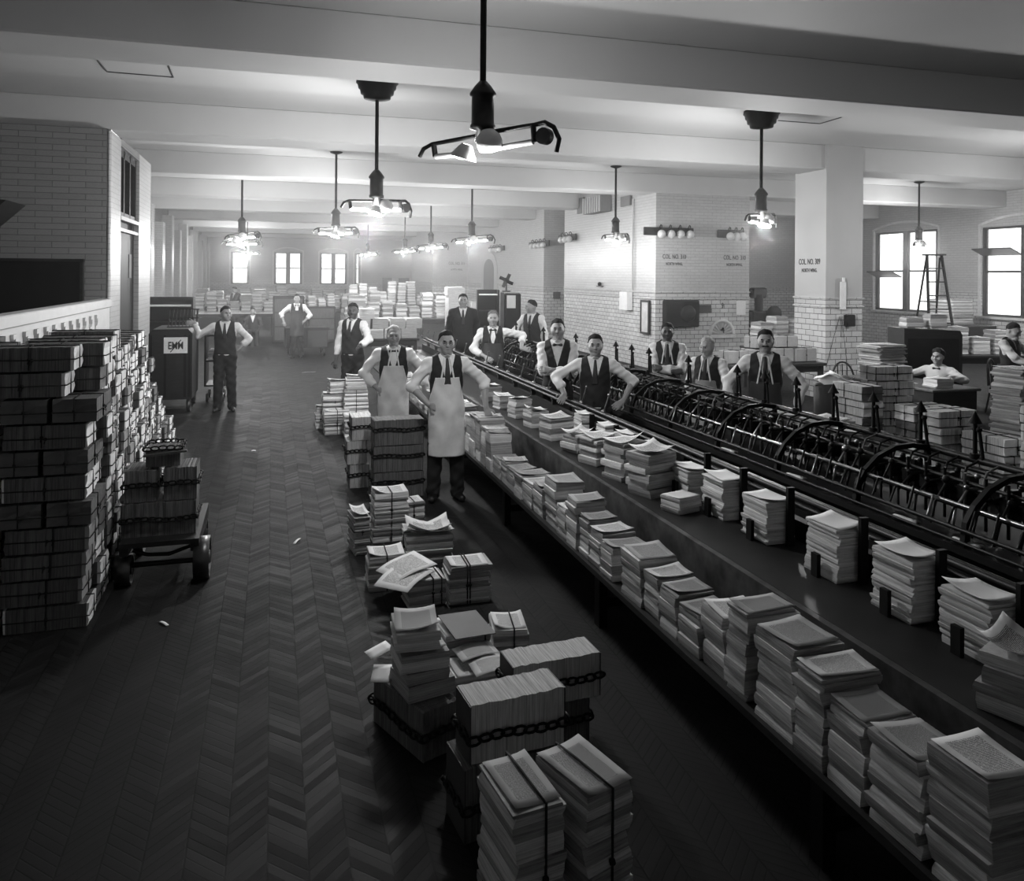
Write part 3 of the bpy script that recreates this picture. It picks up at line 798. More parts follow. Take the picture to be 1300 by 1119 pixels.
    if neck == 'tie':
        tf = np.maximum(np.minimum(T, Hd) - .030, np.maximum(np.abs(X) - (.013 + (1.45 - Z) * .09), np.maximum(np.maximum(1.20 - Z, Z - 1.462), Y)))
        sdf_mesh(g, tf, 'necktie', M['tie'], root, sc)
    elif neck == 'bow':
        bf = g.new()
        for s in (-1, 1): g.cap(bf, (0, -.072, 1.44), (s * .042, -.075, 1.44), .008, .019, .004, 1.)
        sdf_mesh(g, bf, 'bow_tie', M['tie'], root, sc)
    # apron
    if apron:
        mat, zt, zb, wt, wb = apron
        sk_ = g.new(); g.cap(sk_, (0, -.02, .95), (0, -.03, zb - .1), .155, .175, .05, .82)
        hull = np.minimum(T - .026, smin(np.minimum(T - .026, .3), sk_ - .006, .05))
        if zb < .85: hull = smin(hull, np.minimum(Tr, .3) - .012, .03)
        drape = .009 * np.sin(X * 34 + 2.5 * np.sin(Z * 5 + X * 4)) * np.clip((1.1 - Z) * 2.2, .15, 1) + .005 * np.sin((Z + X * .8) * 19 + 2 * np.sin(X * 9)) * np.clip(1.2 - abs(Z - .95) * 2.5, 0, 1)
        wid = np.where(Z > 1.02, wt + (wb - wt) * np.clip((1.25 - Z) / .25, 0, 1), wb)
        ap = np.maximum(hull + drape, np.maximum(np.maximum(Z - zt, zb - Z), np.maximum(np.abs(X) - wid, Y + .015)))
        sdf_mesh(g, ap, 'apron', M[mat], root, sc)
        st = g.new()
        sp = np.maximum(np.minimum(T, Hd) - .031, np.maximum(np.abs(np.abs(X) - (.03 + (1.46 - Z) * .17)) - .0085, np.maximum(np.maximum(zt - .02 - Z, Z - 1.47), Y - .02)))
        sdf_mesh(g, sp, 'apron_strap', M['white'] if mat != 'bib' or bibstraps else M[mat], root, sc)
    # hair, brows, eyes, lips
    r = g.sub((-.2, -.25, 1.45), (.2, .25, 1.84)); hx, hy, hz = g.P(r)
    p0, p1, p2 = hx - xf[1][0], hy - xf[1][1], hz - xf[1][2]
    lx, ly, lz = [Rm[0][i] * p0 + Rm[1][i] * p1 + Rm[2][i] * p2 + xf[1][i] for i in range(3)]
    sub = Grid.__new__(Grid); sub.h = g.h; sub.o = g.o + np.array([q.start for q in r]) * g.h
    Hs = Hd[r]
    if bald < 1:
        line = (lz - 1.650) + (ly + .012) * (.62 + .5 * bald) - .003 * np.sin(lx * 60 + 1) - .02 * bald - (.02 * np.exp(-((np.abs(lx) - .048) / .018) ** 2) if not long_hair else 0)
        side = np.minimum(line, lz - (1.572 if not long_hair else 1.52))
        thick = .017 if not long_hair else .03
        hr = np.maximum(Hs - .003 - thick * np.clip(side * 16, 0, 1) + .0025 * np.sin(lx * 110 + ly * 30), -side)
        sdf_mesh(sub, hr, 'hair', M[hair], root, sc)
    if hat:
        hr = np.maximum(Hs - .02, 1.655 - lz - ly * .1); sdf_mesh(sub, hr, 'cap', M['vest'], root, sc)
    br = g.new(); lp = g.new(); mo = g.new(); ey = g.new()
    for s in (-1, 1):
        g.ell(br, (s * .031, -.106, 1.642), (.022, .010, .0068 if h < .01 else .0085), .004, xf); g.ell(ey, (s * .031, -.1005, 1.619), (.0145, .011, .0082 if h < .01 else .0095), .004, xf)
    g.ell(lp, (0, -.108, 1.556), (.021, .009, .0062 if h < .01 else .008), .004, xf)
    for nm, fd, mt in (('eyebrow', br, hair), ('eye', ey, 'eye'), ('mouth', lp, 'lips')): sdf_mesh(sub, fd[r], nm, M[mt], root, sc)
    if moustache:
        for s in (-1, 1): g.ell(mo, (s * .018, -.114, 1.572), (.022, .011, .009), .006, xf)
        sdf_mesh(sub, mo[r], 'moustache', M[moustache], root, sc)
    if glasses:
        gl = MB()
        for s in (-1, 1):
            gl.tube([Vector(Rm @ (np.array((s * .031 + .02 * math.cos(q), -.122, 1.62 + .017 * math.sin(q))) - xf[1]) + xf[1]) * sc for q in np.linspace(0, 2 * PI, 12, False)], .002, 5, closed=True)
        gl.build('spectacles', M['iron'], root)
    return root

def people():
    face = lambda x, y: -math.atan2(x, y)
    def P(u, v, z, dx=0): return at(u, v, z=z)
    # front man in the long white apron: right hand on hip, left hand reaching to the stacks
    x, y = 1.72, 8.0
    person('man in long white apron and dark tie standing in the aisle, hand on hip', (x, y, 0), face(x, y) + .12, 1.74,
           (AKIMBO(-1, -.12), dict(w=(.40, -.10, .96), pole=(1, .4, 0), grip=(.3, -.3, -1))), apron=('apron', 1.27, .47, .125, .185), cuff=(.12, .15), h=.0075, glasses=True, stance=.11)
    x, y = at(500, 415, d=9.35).xy
    person('grey-haired man in white apron and bow tie behind the tall chained bundles', (x, y, 0), face(x, y), 1.71,
           (AKIMBO(-1, -.1), dict(w=(.36, -.22, .98), pole=(1, .5, -.1), grip=(.3, -.6, -.5))), hair='hair_grey', neck='bow', apron=('apron', 1.27, .50, .12, .185), cuff=(.6, .6), moustache='hair_grey', bald=.6, h=.0085)
    x, y = at(448, 384, d=13.0).xy
    person('Black man in dark waistcoat standing sideways at the end of the machine', (x, y, 0), face(x, y) - .5, 1.84,
           (HANG(-1), dict(w=(.3, -.36, 1.10), pole=(1, .6, -.6), grip=(.3, -1, 0))), skin='skin_dark', cuff=(.95, .6), head=(.35, .05), h=.0105)
    x, y = 3.31, 7.87
    person('young man in waistcoat leaning on the rail between the two machines, sleeves rolled', (x, y, 0), face(x, y), 1.69,
           (dict(w=(-.33, -.12, 1.08), pole=(-1, .5, -.1), grip=(-.2, -.7, -.25)), dict(w=(.31, -.12, 1.03), pole=(1, .4, -.1), grip=(-.5, -.5, -.3))), cuff=(.5, .1), h=.008)
    x, y = at(708, 403, d=9.6).xy
    person('young man in bow tie with folded arms between the machines', (x, y, 0), face(x, y), 1.79, (CROSS(-1), CROSS(1)), neck='bow', cuff=(.75, .75), h=.009)
    x, y = at(626, 397, d=12.4).xy
    person('fair-haired man in dark bib apron and bow tie, hand resting on the far machine', (x, y, 0), face(x, y), 1.76,
           (dict(w=(-.12, -.17, 1.04), pole=(-1, .6, -.2)), dict(w=(.44, -.10, 1.16), pole=(.6, .5, .3), grip=(1, -.3, -.1))), hair='hair_fair', neck='bow', apron=('bib', 1.24, .7, .13, .17), cuff=(.5, .35), h=.0095)
    x, y = at(588, 372, d=14.3).xy
    st = tag(MB().box((x - .19, y - .3, 0), (x + .2, y + .3, .19)).build('platform', M['dark_wood']), 'low wooden step under the man in the dark suit', 'step')
    person('man in dark suit and light tie standing behind the machines', (x, y, .19), face(x, y), 1.78, (dict(w=(-.13, .12, .90), pole=(-1, .6, -.2)), dict(w=(.13, .12, .90), pole=(1, .6, -.2))), jacket=True, cuff=(.97, .97), h=.011, neck='tie')
    x, y = at(676, 378, d=15.3).xy
    person('man in waistcoat turned sideways at the tall dark cabinet', (x, y, 0), face(x, y) - .5, 1.84, (dict(w=(-.2, -.3, 1.05), pole=(-1, .4, -.5)), HANG(1)), cuff=(.6, .5), head=(-.75, .08), h=.011)
    x, y = 4.92, 9.3
    person('young Black man with folded arms and white apron straps behind the far machine', (x, y, 0), face(x, y), 1.71, (CROSS(-1), CROSS(1)), skin='skin_dark', apron=('bib', 1.22, .9, .12, .16), bibstraps=True, cuff=(.9, .9), h=.0095)
    x, y = at(899, 428, d=9.3).xy
    person('white-haired old man with moustache and grey apron behind the far machine', (x, y, 0), face(x, y) - .35, 1.61, (HANG(-1), dict(w=(.34, -.22, .92), pole=(1, .4, -.3), grip=(.2, -.8, -.4))), skin='skin_pale', hair='hair_grey', moustache='hair_grey',
           apron=('bib_grey', 1.2, .9, .12, .16), cuff=(.9, .9), head=(-.2, .12), h=.0085)
    x, y = 4.98, 7.25
    person('man with parted black hair and dark bib apron behind the far machine', (x, y, 0), face(x, y), 1.76, (dict(w=(-.37, -.22, .98), pole=(-1, .3, -.3), grip=(-.3, -.6, -.6)), dict(w=(.31, -.15, .96), pole=(1, .5, -.1), grip=(.1, -.6, -.8))),
           apron=('bib', 1.2, .9, .14, .17), bibstraps=True, cuff=(.75, .85), h=.0085, moustache='hair')
    x, y = -.73, 14.05
    person('man in black waistcoat beside the dark cart, hand on its top, other on hip', (x, y, 0), face(x, y) - .1, 1.76,
           (dict(w=(-.46, -.06, 1.47), pole=(-.3, .5, -.8), grip=(-1, -.1, .05)), AKIMBO(1, .02)), cuff=(.9, .4), head=(.5, 0), h=.0105)
    x, y = at(377, 374, d=21.6).xy
    person('man in long dark apron holding papers before the wheeled truck', (x, y, 0), face(x, y), 1.75, (dict(w=(-.34, -.18, 1.02), pole=(-1, .3, -.3)), AKIMBO(1)), apron=('bib', 1.3, .6, .14, .18), cuff=(.35, .35), h=.014, neck='bow')
    x, y = at(321, 395, d=25.6).xy
    person('man in dark suit sitting low in front of the long far table', (x, y, -.50), face(x, y), 1.70, (dict(w=(-.16, -.3, 1.0), pole=(-1, .2, -.5)), dict(w=(.16, -.3, 1.0), pole=(1, .2, -.5))), jacket=True, sit=True, h=.014, lo_z=.5, neck='none')
    x, y = at(299, 362, d=31.6).xy
    person('stooping man in dark coat among the paper stacks of the far table', (x, y, 0), face(x, y) - .9, 1.78, (HANG(-1), dict(w=(.2, -.38, 1.0), pole=(1, .4, -.5))), jacket=True, h=.015, neck='none', head=(-.3, .3))
    p = at(1191, 440, d=12.1)
    person('woman in light blouse seated at the dark desk, hair pinned up', (p.x, p.y, -.46), face(p.x, p.y) - .35, 1.70, (dict(w=(-.26, -.36, 1.345), pole=(-1, .1, -.4), grip=(.1, -1, .0)), dict(w=(.28, -.33, 1.345), pole=(1, .1, -.4), grip=(0, -1, .0))),
           vest=None, shirt='shirt_grey', sit=True, long_hair=True, neck='bow', cuff=(.95, .95), h=.0105, lo_z=.46, skin='skin')
    p = at(1283, 408, d=11.7)
    person('man in grey shirt and waistcoat stooping over stacks at the edge of the right side', (p.x, p.y, 0), face(p.x, p.y) + 1.1, 1.68, (dict(w=(-.15, -.42, 1.1), pole=(-1, .1, -.6)), dict(w=(.2, -.4, 1.1), pole=(1, .2, -.6))), shirt='shirt_grey', cuff=(.8, .8), h=.0105, head=(0, .35))
# ------------------------------------------------------------------ paper: stacks, tied bundles
def slab(mb, w, d, z0, z1, rng, mi, j=.008, sag=0.):
    a = rng.uniform(-.03, .03); ox, oy = rng.uniform(-j, j), rng.uniform(-j, j); c, s = math.cos(a), math.sin(a)
    sk, sy = rng.uniform(-.006, .006), rng.uniform(-.006, .006)
    n = 4; vs = []
    ring = [(-1, -1), (-.33, -1), (.33, -1), (1, -1), (1, -.33), (1, .33), (1, 1), (.33, 1), (-.33, 1), (-1, 1), (-1, .33), (-1, -.33)]
    for k, (z, q) in enumerate(((z0, 0), ((z0 + z1) / 2, 1), (z1, 2))):
        for (x, y) in ring:
            px, py = x * w / 2 + q * sk, y * d / 2 + q * sy
            bul = (.0015 if q == 1 else -.001)
            px += bul * x; py += bul * y
            zz = z - sag * (x * x + .4 * y * y) * (.5 if q else .5)
            vs.append((c * px - s * py + ox, s * px + c * py + oy, zz))
    m = 12; fs = []
    for k in range(2):
        for i in range(m): fs.append((k * m + i, k * m + (i + 1) % m, (k + 1) * m + (i + 1) % m, (k + 1) * m + i))
    mb.add(vs, fs + [tuple(reversed(range(m))), tuple(range(2 * m, 3 * m))], mi)
    return c, s, ox, oy

def stack_bm(seed, w, d, h, t=.045, j=.008, flip=None):
    """loose stack: slabs of signatures, every second one turned so that its folds show"""
    rng = random.Random(seed); mb = MB(); z = 0; k = rng.randint(0, 1); lx_, ly_ = rng.uniform(-.05, .05), rng.uniform(-.06, .06)
    lx_, ly_ = (lx_, ly_) if j > .006 else (0, 0); last = (1, 0, 0, 0)
    while z < h - .004:
        th = min(rng.uniform(.6, 1.4) * t, h - z)
        if h - z - th < .012: th = h - z
        b0 = len(mb.v)
        last = slab(mb, w * rng.uniform(.95, 1.03), d * rng.uniform(.95, 1.03), z, z + th, rng, k % 2, j)
        for q in range(b0, len(mb.v)): mb.v[q] = (mb.v[q][0] + lx_ * (z - h * .5), mb.v[q][1] + ly_ * (z - h * .5), mb.v[q][2])
        z += th; k += 1 if rng.random() < .85 else 0
    return mb, last

def top_sheet(parent, w, d, z, seed, curl=.012, mat='page', name='top_sheet', off=(0, 0), rz=None, held=None):
    rng = random.Random(seed * 7 + 1); e = [rng.uniform(0, curl) for _ in range(4)]; a = rng.uniform(-.12, .12) if rz is None else rz
    b = rng.uniform(-.1, .2) * curl
    def fn(u, v):
        x, y = u - .5, v - .5
        if held is not None:
            q = x - held / w; s_ = e[0] * (.4 + v) if q > 0 else e[1] * (1.4 - v)
            return (x * w, y * d, 2.6 * s_ * max(0, abs(q) - .10) ** 1.7)
        lift = e[0] * max(0, x + y) ** 2 + e[1] * max(0, x - y) ** 2 + e[2] * max(0, -x + y) ** 2 + e[3] * max(0, -x - y) ** 2
        return (x * w, y * d, lift * 1.6 + b * (x * x) * 2)
    mb = MB().sheet(fn, 6, 6, 0, .0015)
    return mb.build(name, M[mat], parent, (off[0], off[1], z + .004), (0, 0, a))

def paper_stack(label, x, y, z, w, d, h, rz=0, seed=0, mats=('p_hi', 'p_lo'), page='page', group=None, t=.045, j=.008, curl=.012, name='paper_stack', sheet=True):
    mb, _ = stack_bm(seed, w, d, h, t, j)
    o = tag(mb.build(name, [M[m] for m in mats], None, (x, y, z), (0, 0, rz)), label, 'paper stack', group)
    if sheet: top_sheet(o, w * .96, d * .96, h, seed, curl, page)
    return o

def loop_pts(w, d, h, axis, off, rng=None, z=None):
    """string around a block: axis 'x' runs over the top across x at y=off, 'y' across y at x=off, 'z' around at height off"""
    r = .004; a, b = w / 2 + r, d / 2 + r
    if axis == 'x': p = [(-a, off, 0.006), (-a, off, h / 2), (-a, off, h + r), (-a * .3, off, h + r + .001), (a * .3, off, h + r + .001), (a, off, h + r), (a, off, h / 2), (a, off, 0.006)]
    elif axis == 'y': p = [(off, -b, 0.006), (off, -b, h / 2), (off, -b, h + r), (off, -b * .3, h + r + .001), (off, b * .3, h + r + .001), (off, b, h + r), (off, b, h / 2), (off, b, 0.006)]
    else: p = [(-a, -b, off), (0, -b - .002, off - .004), (a, -b, off), (a + .001, 0, off), (a, b, off), (0, b, off), (-a, b, off), (-a - .001, 0, off)]
    return p
def twine(parent, w, d, h, loops, r=.004, name='twine', mat='twine', knots=True):
    for axis, off in loops:
        mb = MB(); p = loop_pts(w, d, h, axis, off)
        mb.tube(p, r, 5, closed=(axis == 'z'))
        if knots:
            q = p[1] if axis == 'z' else p[1]
            mb.ball(q, r * 2.6, 6)
            mb.tube([q, (q[0] - .006, q[1] - .006, q[2] - .03)], r * .8, 4)
        mb.build(name, M[mat], parent)

def chain(parent, w, d, z, r=.006, name='chain', drop=None):
    """a chain of real links drawn round a block at height z"""
    mb = MB(); a, b = w / 2 + r * 1.6, d / 2 + r * 1.6
    path = [(-a, -b), (a, -b), (a, b), (-a, b)]; L = .05
    def link_at(p, t, k, up):
        t = Vector(t).normalized(); n = Vector((-t.y, t.x, 0)) if abs(t.z) < .5 else Vector((1, 0, 0)); u = t.cross(n)
        q = u if k % 2 else (n * .45 + u * .9).normalized()
        pts = []
        for i in range(10):
            an = 2 * PI * i / 10; pts.append(Vector(p) + t * (math.cos(an) * L * .62) + q * (math.sin(an) * L * .30))
        mb.tube(pts, r, 5, closed=True)
    k = 0
    for i in range(4):
        p0, p1 = Vector((*path[i], z)), Vector((*path[(i + 1) % 4], z)); n = max(2, int((p1 - p0).length / (L * .92)))
        for q in range(n):
            link_at(p0 + (p1 - p0) * ((q + .5) / n) + Vector((0, 0, .008 * math.sin(q * .7))), p1 - p0, k, 0); k += 1
    if drop:
        x, z1 = drop
        n = int(abs(z - z1) / (L * .92))
        for q in range(n): link_at((x, -b - .004, z + (z1 - z) * (q + .5) / n), (0, 0, 1), q, 0)
    return mb.build(name, M['iron_flat'], parent)

def upright_block(seed, w, d, h, rag=.006):
    """sheets standing on edge: the long top edge is slightly ragged"""
    rng = random.Random(seed); mb = MB(); n = 22; vs = []
    zt = []; z = 0
    for i in range(n + 1):
        z = rng.uniform(-rag, rag * .3); zt.append(h + z)
    for i in range(n + 1):
        x = -w / 2 + w * i / n; e = rng.uniform(-.002, .002)
        for (y, zz) in ((-d / 2 + e, 0), (-d / 2 + e, zt[i]), (d / 2 + e, zt[i]), (d / 2 + e, 0)): vs.append((x, y, zz))
    fs = []
    for i in range(n):
        for k in range(4): fs.append((4 * i + k, 4 * i + (k + 1) % 4, 4 * i + 4 + (k + 1) % 4, 4 * i + 4 + k))
    fs = [tuple(reversed(f)) for f in fs] + [(0, 1, 2, 3), tuple(4 * n + k for k in (3, 2, 1, 0))]
    return mb.add(vs, fs)

def chain_bundle(label, x, y, z, w, d, h, rz=0, seed=0, mat='p_x', boards=True, chains=(.5,), drop=None, group=None, cat='paper bundle'):
    o = tag(upright_block(seed, w, d, h).build('chained_bundle', M[mat], None, (x, y, z), (0, 0, rz)), label, cat, group)
    if boards:
        for s in (-1, 1): MB().box((s * w / 2 - (0 if s > 0 else .006), -d / 2 - .002, 0), (s * w / 2 + (.006 if s > 0 else 0), d / 2 + .002, h - .004)).build('end_board', M['board'], o)
    for q in chains: chain(o, w + .014, d + .006, h * q, drop=drop)
    return o

def string_stack(label, x, y, z, w, d, h, rz=0, seed=0, loops=(('y', 0.),), page='page', curl=.03, group=None, t=.03, mats=('p_hi', 'p_lo'), r=.0045, sheets=1):
    mb, _ = stack_bm(seed, w, d, h, t, .005)
    o = tag(mb.build('string_tied_stack', [M[m] for m in mats], None, (x, y, z), (0, 0, rz)), label, 'paper bundle', group)
    rng = random.Random(seed)
    for k in range(sheets): top_sheet(o, w * rng.uniform(.9, 1.0), d * rng.uniform(.9, 1.), h + .003 * k, seed + k, curl, page, off=(rng.uniform(-.02, .02) * k, rng.uniform(-.02, .02) * k), rz=0. if loops else None, held=loops[0][1] if loops and loops[0][0] == 'y' else None)
    twine(o, w + .008, d + .008, h + .006, loops, r)
    return o

# ------------------------------------------------------------------ the long pile of tied bundles by the left wall
def bundle_proto(kind, seed, mats, wrap='white'):
    """tied bundle, long axis x; local origin at the bottom centre"""
    L, W, Hh = .472, .256, .152
    o = tag(upright_block(seed, L - .012, W, Hh, .004).build('tied_bundle', M[mats]), 'x', 'paper bundle')
    rng = random.Random(seed)
    for s in (-1, 1):
        mb = MB(); x = s * (L / 2 - .006); n = 4; vs = []
        for i in range(n + 1):
            for j in range(n + 1):
                e = rng.uniform(0, .012) + (.004 if (i in (0, n) or j in (0, n)) else 0)
                vs.append((x + s * e, -W / 2 + W * i / n, .002 + (Hh - .004) * j / n))
        b = len(vs); vs += [(x - s * .012, v[1], v[2]) for v in vs]
        fs = []
        for i in range(n):
            for j in range(n):
                q = (i * 5 + j, (i + 1) * 5 + j, (i + 1) * 5 + j + 1, i * 5 + j + 1); fs.append(q if s > 0 else q[::-1]); fs.append(tuple(b + k for k in (q[::-1] if s > 0 else q)))
        for i in range(n):
            for (a, c) in ((i * 5, (i + 1) * 5), (i * 5 + 4, (i + 1) * 5 + 4), (i, i + 1), (20 + i, 20 + i + 1)): fs.append((a, c, b + c, b + a))
        mb.add(vs, fs).build('end_wrapper', M[rng.choice((wrap, wrap, 'kraft', 'kraft_dark', wrap)) if wrap == 'white' else wrap], o)
    twine(o, L + .020, W + .002, Hh, (('z', Hh * rng.uniform(.42, .58)), ('x', rng.uniform(-.02, .02)), ('y', rng.uniform(-.05, .05))), .0042)
    return o

def left_pile():
    rng = random.Random(5)
    protos = [bundle_proto('a', s, 'p_dx') for s in range(7)] + [bundle_proto('h', 9, 'p_dx', 'kraft_dark')]  # end-on bundles get darker wrappers: shade of the near face put into the colour
    used = [False] * 8
    LH = .166; Y0, PITCH, NC = 5.72, .292, 18
    placed = 0
    for c in range(NC):
        top = (11, 11, 11, 11, 10, 11, 10, 10, 10, 10, 10, 10, 10, 10, 8, 6, 4, 3)[c]
        for k in range(top):
            y = Y0 + PITCH * c + .14
            shrink = .0 if c < 18 else .0
            hdr = (c == 0 and k in (8, 6, 4))
            jx = rng.uniform(-.028, .035 if k < 5 else .06) if c else rng.uniform(-.012, .012)
            if c == 0: jx += {10: -.10, 9: -.14, 8: .03, 1: -.03}.get(k, 0)
            xs = [-1.368 + jx - .27 * (c / 13.) * (k / 9.) * (c > 1)]
            if c < 2 and (c or k < 9): xs.append(-1.902)
            elif c > 1 and c % 2 == 0: xs.append(-2.035)
            for q, x in enumerate(xs):
                i = rng.randrange(7)
                lab = ('string-tied paper bundle in left wall pile, %s layer up, %s row from near end' if q == 0 else 'paper bundle at partition side of wall pile, %s layer up, %s row from near end') % (ordw(k + 1), ordw(c + 1))
                p = (x, y + rng.uniform(-.004, .004), k * LH + .001 + rng.uniform(0, .001)); rz = rng.uniform(-.02, .02) if q == 0 else 0
                if q and c > 1: p = (x, y + .146, p[2]); rz = PI / 2
                if hdr:
                    # headers: two bundles end-on, side by side
                    for hh in range(2):
                        if q: break
                        px = x + .12 - .288 * hh
                        _place(protos, used, 7, (px, y + .10, p[2]), PI / 2 + rz * .3, 'end-on paper bundle at near end of left wall pile, %s layer up, %s one' % (ordw(k + 1), ('right', 'left')[hh]))
                    continue
                if c == 1 and k in (8, 6, 4) and q == 0: continue
                _place(protos, used, i, p, rz, lab)
    for i, p in enumerate(protos):
        if not used[i]: raise RuntimeError('unused')
def _place(protos, used, i, p, rz, lab, group='tied bundles in the left wall pile'):
    if not used[i]:
        o = protos[i]; o.location = p; o.rotation_euler = (0, 0, rz); o['label'] = lab; o['group'] = group; used[i] = True
        return o
    return dup(protos[i], p, rz, lab, group)

# ------------------------------------------------------------------ stacks on the machine's low shelf and upper table
SHX0, SHX1, SHZ, UTZ = 1.985, 2.39, .43, .72
def shelf_stacks():
    L = [(1262, 1000), (1172, 975), (1099, 922), (1047, 866), (1006, 828), (950, 782), (921, 790), (888, 786), (860, 758), (837, 739), (816, 714), (780, 700), (764, 681), (748, 664), (735, 640), (721, 650),
         (708, 617), (691, 623), (678, 620), (664.5, 607), (655, 600), (645, 590), (637, 588), (626, 553), (619, 548), (611, 533), (604.7, 530), (598, 532), (592, 530), (585, 520), (578, 515), (571, 512), (563, 506), (555, 502),
         (546, 500), (538, 494), (531, 490), (526, 486), (520, 482), (514, 479), (508, 477)]
    ys = [at(u, 0, x=SHX0).y for u, v in L]
    for i, (u, v) in enumerate(L):
        y0 = ys[i]; y1 = ys[i + 1] if i + 1 < len(L) else y0 + .2
        d = min(y1 - y0 - .03, .25); rng = random.Random(100 + i)
        zt = at(u, v, x=SHX0 + .02, ).z; h = max(.12, min(zt - SHZ, .52))
        w = rng.uniform(.21, .27) if d < .2 else rng.uniform(.18, .24)
        lab = 'untied stack of printed sheets on the low machine shelf, %s from the near end' % ordw(i + 1)
        tall = 23 <= i <= 28
        if tall: lab = 'tall narrow book stack on the low machine shelf, %s from the near end' % ordw(i + 1)
        elif i > 33: lab = 'far stack of printed sheets on the low machine shelf, %s from near end' % ordw(i + 1)
        paper_stack(lab, SHX0 + .012 + w / 2 + rng.uniform(-.005, .015), y0 + d / 2 + .004, SHZ + .001, w, d, h, rng.uniform(-.02, .02), 100 + i,
                    mats=('p_hi', 'p_lo'), page='page2' if i % 3 else 'page', group='stacks on the low machine shelf', t=.05 if not tall else .14, j=.007)
    # loose, slumped stacks on the upper table
    def up(lab, u, v, w, d, h, rz, seed, n=1, **k):
        p = at(u, v, z=UTZ + .02); paper_stack(lab, 2.62, p.y, UTZ + .0215, w, d, h, rz, seed, group='stacks on the upper machine table', **k)
    e = ' on the upper machine table'
    up('loose paper stack' + e + ', beyond the four slumped piles', 700, 557, .26, .2, .20, .25, 201, curl=.05)
    up('low slumped paper pile' + e + ', farthest of four', 722, 573, .24, .2, .14, .35, 202, j=.02, curl=.05)
    up('slumped paper pile' + e + ', second of four from the far end', 745, 588, .25, .22, .22, .3, 203, j=.02, curl=.04)
    up('slumped paper pile' + e + ', third of four from the far end', 785, 606, .26, .22, .28, .32, 204, j=.022, curl=.05)
    up('tall slumped paper pile with crumpled edges' + e + ', nearest of four', 820, 627, .27, .22, .30, .3, 205, j=.024, curl=.05)
    up('single thin block of white sheets lying flat' + e, 857, 649, .2, .17, .10, .3, 206, curl=.005, page='white', mats=('p_hi', 'p_hi'))
    up('spilled pile of paper' + e + ' at the right edge of the view', 1283, 900, .25, .22, .20, .4, 207, j=.03, curl=.09)
    for k, (u, v) in enumerate(((690, 541), (672, 529), (655, 517), (640, 508))):
        up('small far paper stack' + e + ', %s beyond the slumped piles' % ordw(k + 2), u, v, .2, .18, (.16, .2, .14, .18)[k], .2, 220 + k, curl=.04)
    hop = [(1163, 712), (1068, 672), (979, 637), (922, 609), (878, 596), (826, 566), (797, 553), (772, 540), (742, 527), (1262, 768)]
    out = []
    for i, (u, v) in enumerate(hop):
        far = 5 <= i <= 8; x0 = 2.83 if far else 2.76; w, d = (.12, .2) if far else (.18, .25)
        p = at(u, 0, x=x0); h = .22 if far else min(max(.16, at(u, v + 6, x=x0).z - UTZ - .02), .30)
        lab = 'squared paper stack in black fork posts by the rail, ' + ('nearest, at right edge of view' if i == 9 else '%s from the near end' % ordw(i + 2))
        paper_stack(lab, x0 + w / 2, p.y + d / 2, UTZ + .0215, w, d, h, 0.0, 300 + i, mats=('p_hi', 'p_hi'), page='white', group='stacks in the fork posts', t=.03, j=.005, curl=.02)
        out.append((p.y, x0, w, far))
    return out

